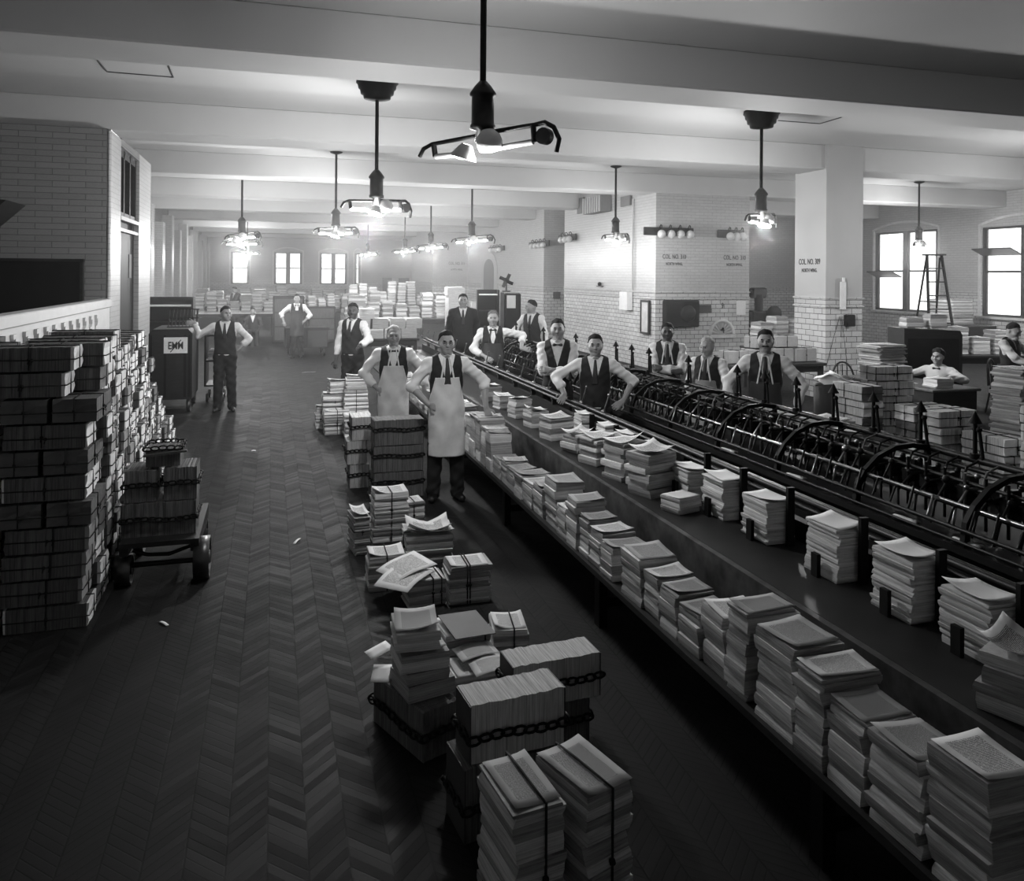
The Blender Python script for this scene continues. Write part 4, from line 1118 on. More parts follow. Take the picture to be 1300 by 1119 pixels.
# ------------------------------------------------------------------ bundles on the aisle floor
def floor_groups():
    # --- A: tall wall of chained bundles behind the front man's place
    p = at(506, 632, z=0); w, d = .50, .26; z = 0
    x0, y0 = p.x, p.y + .13
    for k, h in enumerate((.262, .262, .262)):
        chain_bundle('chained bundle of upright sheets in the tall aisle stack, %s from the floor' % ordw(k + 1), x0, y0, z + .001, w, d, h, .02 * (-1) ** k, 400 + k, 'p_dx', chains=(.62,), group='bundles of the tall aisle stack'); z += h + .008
    p = at(462, 628, z=0)
    for k in range(3):
        chain_bundle('small bundle in the side column left of the tall chained stack, %s from the floor' % ordw(k + 1), p.x - .02 + .01 * k - (.04 if k == 1 else 0), p.y + .42, k * .255 + .001, .20, .3, .25, .0, 410 + k, 'p_x', boards=True, chains=(.55,), group='bundles of the side column')
    # --- B: string tied stacks, five together
    def ss(lab, u, v, w, d, h, rz, seed, z=0, **k):
        q = at(u, v, z=z); string_stack(lab, q.x, q.y + d / 2, z + .001, w, d, h, rz, seed, group='string-tied stacks on the aisle floor', **k); return q
    ss('string-tied stack under the tallest one of the middle aisle group', 496, 688, .31, .27, .12, .05, 420)
    q = at(496, 688, z=0)
    string_stack('tallest string-tied stack of the middle aisle group, curled sheet on top', q.x + .005, q.y + .13, .13, .30, .25, .28, .03, 421, group='string-tied stacks on the aisle floor', curl=.06)
    ss('narrow dark string-tied stack at the left of the middle aisle group', 458, 706, .13, .28, .31, .1, 422, mats=('p_lo', 'p_lo'), loops=(('z', .2),))
    ss('string-tied stack with printed sheet half hidden behind the tallest one', 524, 672, .2, .2, .24, .1, 423)
    ss('wide string-tied stack with loose sheets on top, right of the tallest one', 546, 716, .37, .25, .22, -.02, 424, curl=.07, sheets=3, loops=(('x', -.02),))
    ss('string-tied stack with folded-back cover, left front of the middle aisle group', 492, 751, .27, .24, .25, -.03, 425, curl=.08)
    ss('string-tied stack with large loose printed sheets, centre front of middle aisle group', 541, 771, .26, .22, .18, .08, 426, loops=(('y', .04), ('y', .1)), sheets=1)
    q = at(540, 772, z=0)
    for k, (dx, dy, dz, rz, lab) in enumerate(((-.10, .13, .225, .5, 'large printed sheet lying askew, upper of two, in the middle aisle group'), (-.14, .0, .20, .85, 'large printed sheet hanging over a tied stack, lower of two, middle aisle group'))):
        mb = MB().sheet(lambda u, v: ((u - .5) * .34, (v - .5) * .27, -.10 * max(0, .45 - u) ** 1.5 + .03 * u * v), 8, 6)
        tag(mb.build('loose_sheet', M['page'], None, (q.x + dx, q.y + dy + .06, dz + .012), (0, 0, rz)), lab, 'sheet', 'loose sheets of the middle aisle group')
    ss('string-tied stack with curled printed sheet, right front of the middle aisle group', 597, 767, .29, .24, .26, -.02, 428, curl=.10, loops=(('y', -.02), ('y', .0)))
    # --- C: far group left of the machine
    for k, (u, v, w, h, lab) in enumerate(((428, 552, .36, .33, 'string-tied stack, left front of the small group by the grey-haired man'), (454, 557, .36, .32, 'string-tied stack, right front of the small group by the grey-haired man'))):
        ss(lab, u, v, w, .28, h, .02, 430 + k, loops=(('y', 0), ('z', h * .5)))
    q = at(412, 545, z=0); ss('narrow stack at the left edge of the small group by the grey-haired man', 407, 545, .13, .24, .32, .0, 433, loops=(('z', .15),))
    q0, q1 = at(428, 552, z=0), at(454, 557, z=0)
    string_stack('stack of striped signatures on the left front stack, small aisle group', q0.x, q0.y + .50, .0, .36, .26, .52, .0, 434, mats=('p_hi', 'p_lo'), loops=(('z', .42),), group='string-tied stacks on the aisle floor')
    string_stack('block with dark stripe on top of the striped stack, small aisle group', q0.x + .05, q0.y + .50, .535, .27, .24, .17, .1, 435, loops=(('y', .3),)[:0], group='string-tied stacks on the aisle floor')
    string_stack('tall white stack at the back of the small aisle group', q1.x + .02, q1.y + .54, .0, .34, .26, .60, .0, 436, loops=(('y', 0),), group='string-tied stacks on the aisle floor')
    string_stack('upper white block on the tall white stack, small aisle group', q1.x + .03, q1.y + .54, .615, .29, .24, .19, -.05, 437, loops=(), group='string-tied stacks on the aisle floor')
    # --- D: foreground group
    n0 = 'the foreground group'
    # chained bundle, left, carrying the book pile
    lx, ly = .70, 3.95
    chain_bundle('chained bundle with bent cover under the book pile, ' + n0, lx, ly, .001, .20, .46, .235, .40, 441, 'p_dy', boards=False, chains=(.5,))
    z = .24
    for k, (w, d, h, rz, m, cx, cy) in enumerate(((.24, .25, .075, .22, ('p_lo', 'p_lo'), .735, 3.93), (.225, .24, .06, .18, ('p_hi', 'p_lo'), .725, 3.93), (.235, .25, .085, .05, ('p_lo', 'p_hi'), .715, 3.92), (.215, .25, .095, -.06, ('p_hi', 'p_hi'), .695, 3.91))):
        paper_stack('%s book block of the pile on the left foreground bundle' % ('lowest', 'second lowest', 'second highest', 'topmost')[k], cx, cy, z, w, d, h - .003, rz, 445 + k, mats=m, page='page2', t=.06, j=.004, curl=.022 if k > 1 else .01, group='book pile of the foreground', name='book_block', sheet=k > 1)
        z += h + (.022 if k == 2 else .003)
    # tied stacks behind with grey board and printed sheets
    q = at(612, 862, z=0)
    sx, sy = q.x, q.y
    string_stack('tied stack carrying the grey board, back of ' + n0, sx - .13, sy + .0, .001, .26, .26, .32, .1, 450, loops=(('y', .1),), curl=.001)
    string_stack('tied stack with crooked top sheet at the back right of ' + n0, sx + .15, sy - .0, .001, .2, .24, .31, -.15, 451, loops=(('y', .02),), curl=.06)
    paper_stack('low stack under the two printed sheets, middle of ' + n0, 1.06, 4.06, .001, .30, .2, .24, .1, 452)
    b = tag(MB().box((-.115, -.16, 0), (.115, .16, .006)).build('grey_board', M['greyboard'], None, (sx - .11, sy - .06, .345), (.0, 0.02, .1)), 'square sheet of grey board lying on the foreground tied stack', 'board')
    for k, (dx, dy, dz, rz, lab) in enumerate(((1.06, 4.12, .285, .2, 'printed sheet just in front of the grey board'), (1.11, 3.98, .265, .1, 'curved printed sheet lying in front of the grey board, nearest of two'))):
        mb = MB().sheet(lambda u, v: ((u - .5) * .22, (v - .5) * .14, .015 * (1 - 4 * (u - .5) ** 2) + .01 * v), 8, 5)
        tag(mb.build('loose_sheet', M['page'], None, (dx, dy, dz), (0, 0, rz)), lab, 'sheet')
    for k, (u, v, lab) in enumerate(((486, 812, 'scrap of white paper sticking out at the left of the book pile, upper'), (484, 842, 'pointed scrap of white paper at the left of the book pile, lower'))):
        q = at(u, v, z=.34 if k == 0 else .28)
        mb = MB().sheet(lambda a, c: ((a - .5) * .12, (c - .5) * .1, .03 * a), 4, 3)
        tag(mb.build('paper_scrap', M['white'], None, (lx - .15, ly + .22 - .12 * k, .325 if k == 0 else .262), (0, 0, .3 + k)), lab, 'scrap')
    # big chained bundles, right
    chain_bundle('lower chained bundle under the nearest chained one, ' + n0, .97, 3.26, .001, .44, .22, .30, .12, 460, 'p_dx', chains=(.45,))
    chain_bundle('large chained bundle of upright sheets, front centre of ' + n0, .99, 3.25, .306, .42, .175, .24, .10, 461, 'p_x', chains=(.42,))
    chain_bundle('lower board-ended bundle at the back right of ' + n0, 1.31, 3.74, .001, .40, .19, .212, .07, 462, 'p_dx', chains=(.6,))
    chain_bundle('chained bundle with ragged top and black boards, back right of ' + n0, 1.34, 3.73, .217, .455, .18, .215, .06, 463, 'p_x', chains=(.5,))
    # printed stacks under string in the very front
    string_stack('string-tied stack of printed sheets at the bottom edge, left of two', .86, 2.70, .001, .19, .31, .50, .14, 470, loops=(('y', .02),), page='page2', curl=.03, t=.05, r=.005)
    string_stack('string-tied stack of printed sheets at the bottom edge, right of two', 1.105, 2.71, .001, .20, .31, .50, .30, 471, loops=(('y', .0),), page='page2', curl=.04, t=.05, r=.005)
# ------------------------------------------------------------------ the two gathering machines
def machines(hop_y):
    Y0, Y1 = -.6, 16.3
    t = thing('gathering_machine', 'near black gathering machine with low shelf, upper table and long pipe rails', 'machine', (0, 0, 0))
    MB().box((SHX0 - .01, Y0, SHZ - .035), (SHX1 + .02, Y1, SHZ)).build('shelf', M['dark_wood'], t)
    MB().box((SHX1 + .002, Y0, SHZ), (SHX1 + .04, Y1, UTZ + .02)).build('ledge_board', M['ledge'], t)
    MB().box((SHX1 + .042, Y0, UTZ - .04), (3.05, Y1, UTZ + .02)).build('table_top', M['dark_wood'], t)
    MB().box((2.99, Y0, UTZ + .021), (3.05, Y1, .86)).build('raceway', M['iron_flat'], t)
    for k in range(8):
        y = .4 + 2.2 * k
        b = MB().box((2.06, y, 0), (2.12, y + .08, SHZ - .036)).box((2.95, y, 0), (3.03, y + .08, UTZ - .041)).box((2.12, y + .02, .12), (2.95, y + .06, .18))
        b.build('trestle', M['iron_flat'], t)
    for x, z, r in ((3.005, .945, .016), (3.045, .975, .02), (3.09, .97, .014)):
        MB().cyl((x, Y0, z), (x, Y1, z), r, 10).build('rail', M['steel'] if r > .02 else M['iron'], t)
    for k in range(22):
        y = .2 + .74 * k
        b = MB().box((3.0, y, .86), (3.05, y + .04, .93)).box((2.99, y - .005, .915), (3.10, y + .045, .945)); b.build('rail_bracket', M['iron'], t)
    us = (620, 634, 648, 664, 681, 699, 742, 770, 606, 592, 580, 569, 560, 552, 545, 539, 534)
    for i, u in enumerate(us):
        p = at(u, 0, x=3.06)
        b = MB().cyl((3.06, p.y, .975), (3.09, p.y - .06, 1.155), .008, 6).ball((3.09, p.y - .06, 1.16), .014, 8); b.ball((3.06, p.y, .99), .025, 8)
        b.build('lever', M['steel'], t)
    for y, x0, w_, far in hop_y:
        for (x, yy, h) in ((x0 + w_ * .6, y - .045, .36 if not far else .26), (x0 - .042, y + .1, .14))[:1 if far else 2]:
            w = .03
            b = MB().box((x, yy, UTZ + .021), (x + (.045 if h > .2 else .022), yy + (.022 if h > .2 else .05), UTZ + h)); b.build('fork_post', M['iron_flat'], t)
    p = at(724, 472, x=3.04)
    arrow(t, 3.04, p.y, .985, p.z)
    # ---- far machine
    t = thing('gathering_machine', 'far black gathering machine with arched frames and arrow-topped standards', 'machine', (0, 0, 0))
    MB().box((3.66, Y0, .08), (4.16, Y1, .80)).build('bed', M['iron_flat'], t)
    MB().box((3.58, Y0, .80), (4.24, Y1, .84)).build('bed_top', M['iron_flat'], t)
    for x, z, r, m in ((4.21, 1.17, .024, 'iron'), (4.14, 1.125, .016, 'iron'), (3.70, 1.03, .012, 'steel'), (3.60, .93, .013, 'iron'), (3.92, 1.10, .012, 'iron'), (3.82, .98, .014, 'iron'), (4.05, 1.0, .02, 'iron'), (3.59, .865, .01, 'iron')):
        MB().cyl((x, Y0, z), (x, Y1, z), r, 8).build('rail', M[m], t)
    ys = [.9 + .84 * k for k in range(19)]
    for i, y in enumerate(ys):
        poly = [(3.60, .84), (3.62, .97), (3.68, 1.06), (3.78, 1.145), (3.92, 1.20), (4.06, 1.21), (4.2, 1.19), (4.23, .84)]
        inner = [(4.195, .84), (4.175, 1.155), (4.055, 1.18), (3.925, 1.17), (3.80, 1.12), (3.71, 1.042), (3.655, .96), (3.64, .84)]
        b = MB(); pts = poly; n = len(poly)
        for j in range(n - 1):
            q = [poly[j], poly[j + 1], inner[n - 2 - j], inner[n - 1 - j]]
            b.prism(q, 1, y, y + .032)
        b.build('arched_frame', M['iron_flat'], t)
    rng = random.Random(9)
    for i in range(98):
        y = 1.6 + .145 * i
        b = MB(); h = rng.uniform(.02, .09)
        b.tube([(3.72 + rng.uniform(0, .04), y, .86), (3.76, y, .98), (3.86 + rng.uniform(-.02, .03), y + .02, 1.03 + h), (3.98, y + .02, 1.05 + h * .5)], .009, 5)
        b.ball((3.86, y + .02, 1.04 + h), rng.uniform(.014, .026), 7)
        b.box((3.95, y - .02, .98), (4.03, y + .03, 1.06)); b.cyl((4.03, y, 1.02), (4.12, y, .90), .012, 6)
        b.tube([(3.61, y + .05, .94), (3.66, y + .06, 1.0 + h), (3.74, y + .06, 1.02)], .008, 5); b.box((4.06, y + .04, .9), (4.13, y + .075, 1.08 + h * .3)); b.cyl((3.9, y + .07, .86), (3.9, y + .07, 1.16), .01, 6)
        b.ball((4.0, y + .075, 1.13), .018, 7); b.tube([(4.03, y + .09, 1.0), (4.1, y + .1, 1.14), (4.19, y + .1, 1.17)], .008, 5)
        b.build('gripper', M['iron' if i % 7 else 'steel'], t)
    for u, v in ((731, 430), (756, 434), (782, 441.5), (802, 445), (824, 450), (874, 461), (936, 475), (971, 481.5), (1011, 491), (1058, 503), (1109, 512), (1169, 524.5), (1238, 541), (655, 416), (672, 419), (690, 423), (708, 426)):
        p = at(u, v, x=4.2); arrow(t, 4.2, p.y, 1.18, 1.475)
    # small piles of paper lying in the far machine's feeders
    for k, (u, v) in enumerate(((1010, 634), (925, 585), (0, 0), (1228, 675), (1150, 690), (0, 0))):
        if not u: continue
        x = 3.64; p = at(u, v, x=x)
        if p.y < .5: continue
        y = p.y
        tag(MB().sheet(lambda a, b: ((a - .5) * .05, (b - .5) * .16, .01 * math.sin(a * 3)), 4, 4, th=.012).build('paper_slip', M['white'], None, (3.64, y, .86), (.0, 0, .2)), 'white paper slip on the bed edge of the far machine, %s from near end' % ordw({3: 1, 4: 2, 0: 3, 1: 4}[k]), 'paper slip', 'paper slips on the far machine')
    # work table behind the far machine, with stacks
    w = thing('work_table', 'narrow dark table behind the far machine carrying white stacks', 'table', (4.56, 6.1, 0))
    MB().box((-.22, -1.2, .82), (.22, .75, .86)).build('tabletop', M['dark_wood'], w)
    for sx in (-1, 1):
        for sy in (-1.1, .68): MB().box((sx * .17 - .03, sy - .03, 0), (sx * .17 + .03, sy + .03, .82)).build('leg', M['dark_wood'], w)
    for k, (y, h, ww) in enumerate(((5.35, .20, .3), (5.75, .22, .34), (6.25, .19, .3), (6.62, .17, .3))):
        paper_stack('white paper stack on the table behind the far machine, %s from the near end' % ordw(k + 1), 4.56, y, .8615, ww, .3, h, .1, 500 + k, group='stacks behind the far machine')

def arrow(t, x, y, z0, z1):
    b = MB().cyl((x, y, z0), (x, y, z1 - .05), .013, 8)
    b.cyl((x, y, z1 - .075), (x, y, z1), .042, 10, 0.001); b.cyl((x, y, z0), (x, y, z0 + .03), .03, 8)
    b.build('arrow_standard', M['iron_flat'], t)
    b = MB().cyl((x, y - .06, z0), (x, y - .03, z0 + (z1 - z0) * .62), .012, 6).ball((x, y - .03, z0 + (z1 - z0) * .62), .018, 8)
    b.build('set_rod', M['iron_flat'], t)

# ------------------------------------------------------------------ carts and trucks
def wheel(parent, x, y, r, w, name='wheel', axis=1, spokes=False):
    b = MB(); pr = [(r * .0, -w / 2), (r * .3, -w / 2), (r * .34, -w * .25), (r * .82, -w * .25), (r * .86, -w / 2), (r, -w / 2), (r, w / 2), (r * .86, w / 2), (r * .82, w * .25), (r * .34, w * .25), (r * .3, w / 2), (0, w / 2)]
    m = Matrix.Translation((x, y, r)) @ Matrix.Rotation(PI / 2, 4, 'Y' if axis == 0 else 'X')
    b.lathe(pr, 24, 0, m)
    return b.build(name, M['steel_dark'], parent)

def carts():
    M['steel_dark'] = plain('iron_wheel', .09, .35, .8, var=.3)
    # hand truck with bundles, front left
    p = at(203, 735, z=0); X, Y = -.77, 6.75
    t = thing('hand_truck', 'low four-wheeled hand truck beside the left wall pile', 'hand truck', (X, Y, 0), .0)
    MB().box((-.27, -.45, .30), (.27, .5, .335)).box((-.27, -.43, .24), (-.21, .48, .30)).box((.21, -.43, .24), (.27, .48, .30)).build('deck', M['dark_wood'], t)
    for sx in (-1, 1):
        wheel(t, sx * .285 + (0 if sx > 0 else .03), -.33, .155 if sx > 0 else .11, .11, axis=0)
        wheel(t, sx * .24, .36, .12, .06, axis=0)
    MB().cyl((-.25, -.33, .14), (.25, -.33, .14), .02, 8).build('axle', M['iron'], t)
    MB().tube([(-.2, -.3, .24), (-.1, -.3, .2), (.05, -.3, .19), (.2, -.3, .24)], .015).build('spring', M['iron'], t)
    e = ' on the hand truck'
    chain_bundle('long dark bundle at the bottom of the load' + e, X - .02, Y - .16, .336, .50, .30, .25, .0, 520, 'p_dx', chains=(.5,))
    chain_bundle('dark left bundle in the middle of the load' + e, X - .15, Y - .15, .592, .22, .30, .235, 0, 521, 'p_dx', boards=False, chains=(.52,))
    chain_bundle('dark right bundle with white edge, middle of the load' + e, X + .125, Y - .15, .592, .23, .30, .245, 0, 522, 'p_dx', boards=False, chains=(.52,))
    chain_bundle('small chained bundle under a board at the top of the load' + e, X + .0, Y - .15, .842, .24, .24, .13, .0, 523, 'p_dx', boards=False, chains=(1.04,))
    tag(MB().box((-.15, -.02, 0), (.15, .02, .014)).build('wooden_batten', M['mid_wood'], None, (X + .02, Y - .30, .94), (0, -.08, 0)), 'thin wooden batten leaning across the top bundle' + e, 'batten')
    # dark upright cart by the man at left
    x0, x1, y0, y1 = -1.90, -1.24, 14.05, 15.2
    t = thing('mail_cart', 'tall dark panelled cart with a white sign on its front', 'cart', ((x0 + x1) / 2, y0, 0), 0)
    w = (x1 - x0) / 2
    b = MB(); prof = [(-w, .22), (w, .22), (w, 1.30), (w - .06, 1.37), (-w + .06, 1.37), (-w, 1.30)]
    b.prism(prof, 1, 0, y1 - y0); b.build('body', M['dark_wood'], t)
    for x in (-w + .02, -.1, .2, w - .06): MB().box((x, -.012, .26), (x + .04, 0, 1.28)).build('stile', M['iron_flat'], t)
    sg = MB().box((-.10, -.02, .98), (.26, -.012, 1.24)).build('sign', M['white'], t)
    lettering('EMM', .17, (.08, -.022, 1.05), (PI / 2, 0, 0), sg, bold=.02)
    MB().cyl((.0, -.021, 1.0), (.16, -.021, 1.2), .008, 6).build('stroke', M['letter'], sg)
    for sx, sy in ((-w + .06, .14), (w - .06, .14), (-w + .06, 1.0), (w - .06, 1.0)):
        wheel(t, sx, sy, .11, .06, axis=0); MB().box((sx - .03, sy - .03, .16), (sx + .03, sy + .03, .24)).build('fork', M['iron'], t)
    r = thing('wire_rack', 'slanted wire rack on top of the dark panelled cart', 'rack', (-1.42, 14.5, 1.372), 0)
    b = MB()
    for k in range(9): b.cyl((-.22 + .055 * k, -.18, .02), (-.22 + .055 * k, .16, .30), .008, 5)
    for q in (0, .5, 1): b.cyl((-.24, -.18 + .34 * q, .02 + .28 * q), (.24, -.18 + .34 * q, .02 + .28 * q), .009, 5)
    b.cyl((-.2, .16, .0), (-.2, .16, .3), .009, 5).cyl((.2, .16, .0), (.2, .16, .3), .009, 5)
    b.build('rack_bars', M['iron'], r)
    s = thing('paper_shelf', 'dark shelf unit with bright paper edges between the cart and the left wall', 'shelf', (-2.0, 17.4, 0), 0)
    MB().box((-.5, -.25, 0), (-.46, .25, 1.8)).box((.46, -.25, 0), (.5, .25, 1.8)).box((-.46, .2, 0), (.46, .25, 1.8)).build('cabinet_body', M['dark_wood'], s)
    for k in range(5): MB().box((-.46, -.25, .3 + .33 * k), (.46, .2, .325 + .33 * k)).build('shelf_board', M['white'] if k > 3 else M['dark_wood'], s)
    # open book trolley behind the man
    s = thing('book_trolley', 'dark open trolley with ledgers behind the man at the cart', 'trolley', (-.95, 15.4, 0), 0)
    MB().box((-.18, -.35, .28), (-.15, .35, 1.2)).box((.15, -.35, .28), (.18, .35, 1.2)).build('side_panel', M['dark_wood'], s)
    for z in (.28, .72, 1.17): MB().box((-.15, -.35, z), (.15, .35, z + .03)).build('shelf_board', M['dark_wood'], s)
    for sx in (-.13, .13):
        for sy in (-.28, .28): wheel(s, sx, sy, .08, .04, axis=0)
    paper_stack('ledger papers on top of the open trolley', -.95, 15.3, 1.2015, .22, .4, .10, .0, 530)
    paper_stack('ledger papers on the middle shelf of the open trolley', -.95, 15.3, .7515, .22, .4, .16, .0, 531)
    # wheeled truck in front of the man at the far aisle
    p = at(392, 458, z=0); t = thing('box_truck', 'low wheeled wooden truck behind the man in the long dark apron', 'truck', (1.02, 22.75, 0), .05)
    MB().box((-.62, .0, .24), (.5, .95, .78)).box((-.66, -.03, .72), (.54, 0, .80)).build('box', M['dark_wood'], t)
    MB().box((-.05, -.02, .26), (.48, 0, .72)).build('front_panel', M['board'], t)
    for sx in (-.5, .4):
        for sy in (.08, .85): wheel(t, sx, sy, .12, .06, axis=0)
    for x, w_, h_, lab in ((.55, 1.0, 1.55, 'tall dark desk cabinet, left of two behind the far truck'), (1.62, .9, 1.2, 'lower dark desk cabinet, right of two behind the far truck')):
        c = thing('desk_cabinet', lab, 'cabinet', (x, 27.2, 0), 0)
        MB().box((-w_ / 2, 0, 0), (w_ / 2, .7, h_), bev=.02).build('carcass', M['dark_wood'], c)
        for k in range(3): MB().box((-w_ / 2 + .06, -.012, .1 + k * h_ * .3), (w_ / 2 - .06, 0, .06 + (k + 1) * h_ * .3)).build('drawer', M['mid_wood'], c)
    for k in range(3): paper_stack('heap of loose papers on the lower far desk cabinet, %s from left' % ordw(k + 1), 1.3 + .3 * k, 27.5, 1.2, .22, .3, (.36, .3, .42)[k], .1 * k, 540 + k, j=.02)

# ------------------------------------------------------------------ right-hand side
def light_bundles():
    pr = [bundle_proto('b', 30 + s, 'p_x', 'white') for s in range(3)]; used = [False] * 3
    rng = random.Random(11)
    G = 'tied bundles on the right side'
    def col(x, y, n, rz, lab, z0=0, dz=.166):
        for k in range(n): _place(pr, used, rng.randrange(3) if all(used) else used.index(False), (x + rng.uniform(-.012, .012), y + rng.uniform(-.012, .012), z0 + .001 + k * dz), rz + rng.uniform(-.03, .03), lab + ', %s from the floor' % ordw(k + 1), G)
    col(6.62, 7.35, 8, -.05, 'tied bundle in the pile beside the canvas bin, right column')
    col(6.10, 7.18, 7, PI / 2, 'tied bundle in the pile beside the canvas bin, left column')
    col(6.53, 6.40, 6, .0, 'tied bundle in the pile before the dark writing desk, front column')
    col(6.50, 6.70, 6, .03, 'tied bundle in the pile before the dark writing desk, back column')
    col(6.20, 4.77, 5, PI / 2, 'tied bundle in the low pile at right edge, left column')
    col(6.50, 4.76, 5, PI / 2, 'tied bundle in the low pile at right edge, right column')
    col(6.66, 5.35, 7, PI / 2, 'tied bundle in the column at right edge of view')
    col(6.97, 5.36, 7, PI / 2, 'tied bundle in the outer column at right edge of view')
    col(6.60, 5.93, 5, PI / 2, 'tied bundle in the column left of the tall folder stack')
    paper_stack('tall stack of grey folders near the right edge', 7.18, 6.2, 0, .36, .30, 1.40, .2, 560, t=.03, j=.02, mats=('p_lo', 'p_hi'))
    # newspapers by the column
    q = at(1120, 470, d=12.9)
    paper_stack('loose stack of newspapers right of column 309', q.x, q.y, 0, .55, .42, 1.22, .1, 561, t=.02, j=.03, mats=('p_lo', 'p_lo'))

def chair(label, x, y, rz):
    """bentwood chair"""
    t = thing('bentwood_chair', label, 'chair', (x, y, 0), rz, 'bentwood chairs by the desks')
    MB().lathe([(0, .44), (.2, .44), (.21, .455), (.2, .47), (0, .465)], 22).build('seat', M['dark_wood'], t)
    for a in (45, 135): q = math.radians(a); MB().tube([(.16 * math.cos(q), -.16 * math.sin(q), .44), (.2 * math.cos(q), -.2 * math.sin(q), 0)], .016).build('leg', M['dark_wood'], t)
    for s in (-1, 1): MB().tube([(s * .16, .15, .44), (s * .18, .22, 0)], .016).build('leg', M['dark_wood'], t)
    MB().tube([(.19 * math.cos(a), .19 * math.sin(a), .22) for a in np.linspace(0, 2 * PI, 16, False)], .01, 6, closed=True).build('ring', M['dark_wood'], t)
    arc = [(.2 * math.cos(a), .17 + .05 * math.sin(a), .45 + .46 * math.sin(a) ** .7 if math.sin(a) > 0 else .45) for a in np.linspace(0.01, PI - .01, 15)]
    MB().tube(arc, .016, 8).build('back_hoop', M['dark_wood'], t)
    for x_ in (-.08, 0, .08): MB().tube([(x_, .19, .46), (x_, .22, .88)], .009, 6).build('spindle', M['dark_wood'], t)
    return t

def table(label, x, y, w, d, h, rz=0, mat='dark_wood', name='work_table', cat='table'):
    t = thing(name, label, cat, (x, y, 0), rz)
    MB().box((-w / 2, -d / 2, h - .05), (w / 2, d / 2, h), bev=.008).build('tabletop', M[mat], t)
    MB().box((-w / 2 + .06, -d / 2 + .06, h - .16), (w / 2 - .06, d / 2 - .06, h - .051)).build('apron_frame', M['dark_wood'], t)
    for sx in (-1, 1):
        for sy in (-1, 1): MB().box((sx * (w / 2 - .08) - .035, sy * (d / 2 - .08) - .035, 0), (sx * (w / 2 - .08) + .035, sy * (d / 2 - .08) + .035, h - .05)).build('leg', M['dark_wood'], t)
    return t

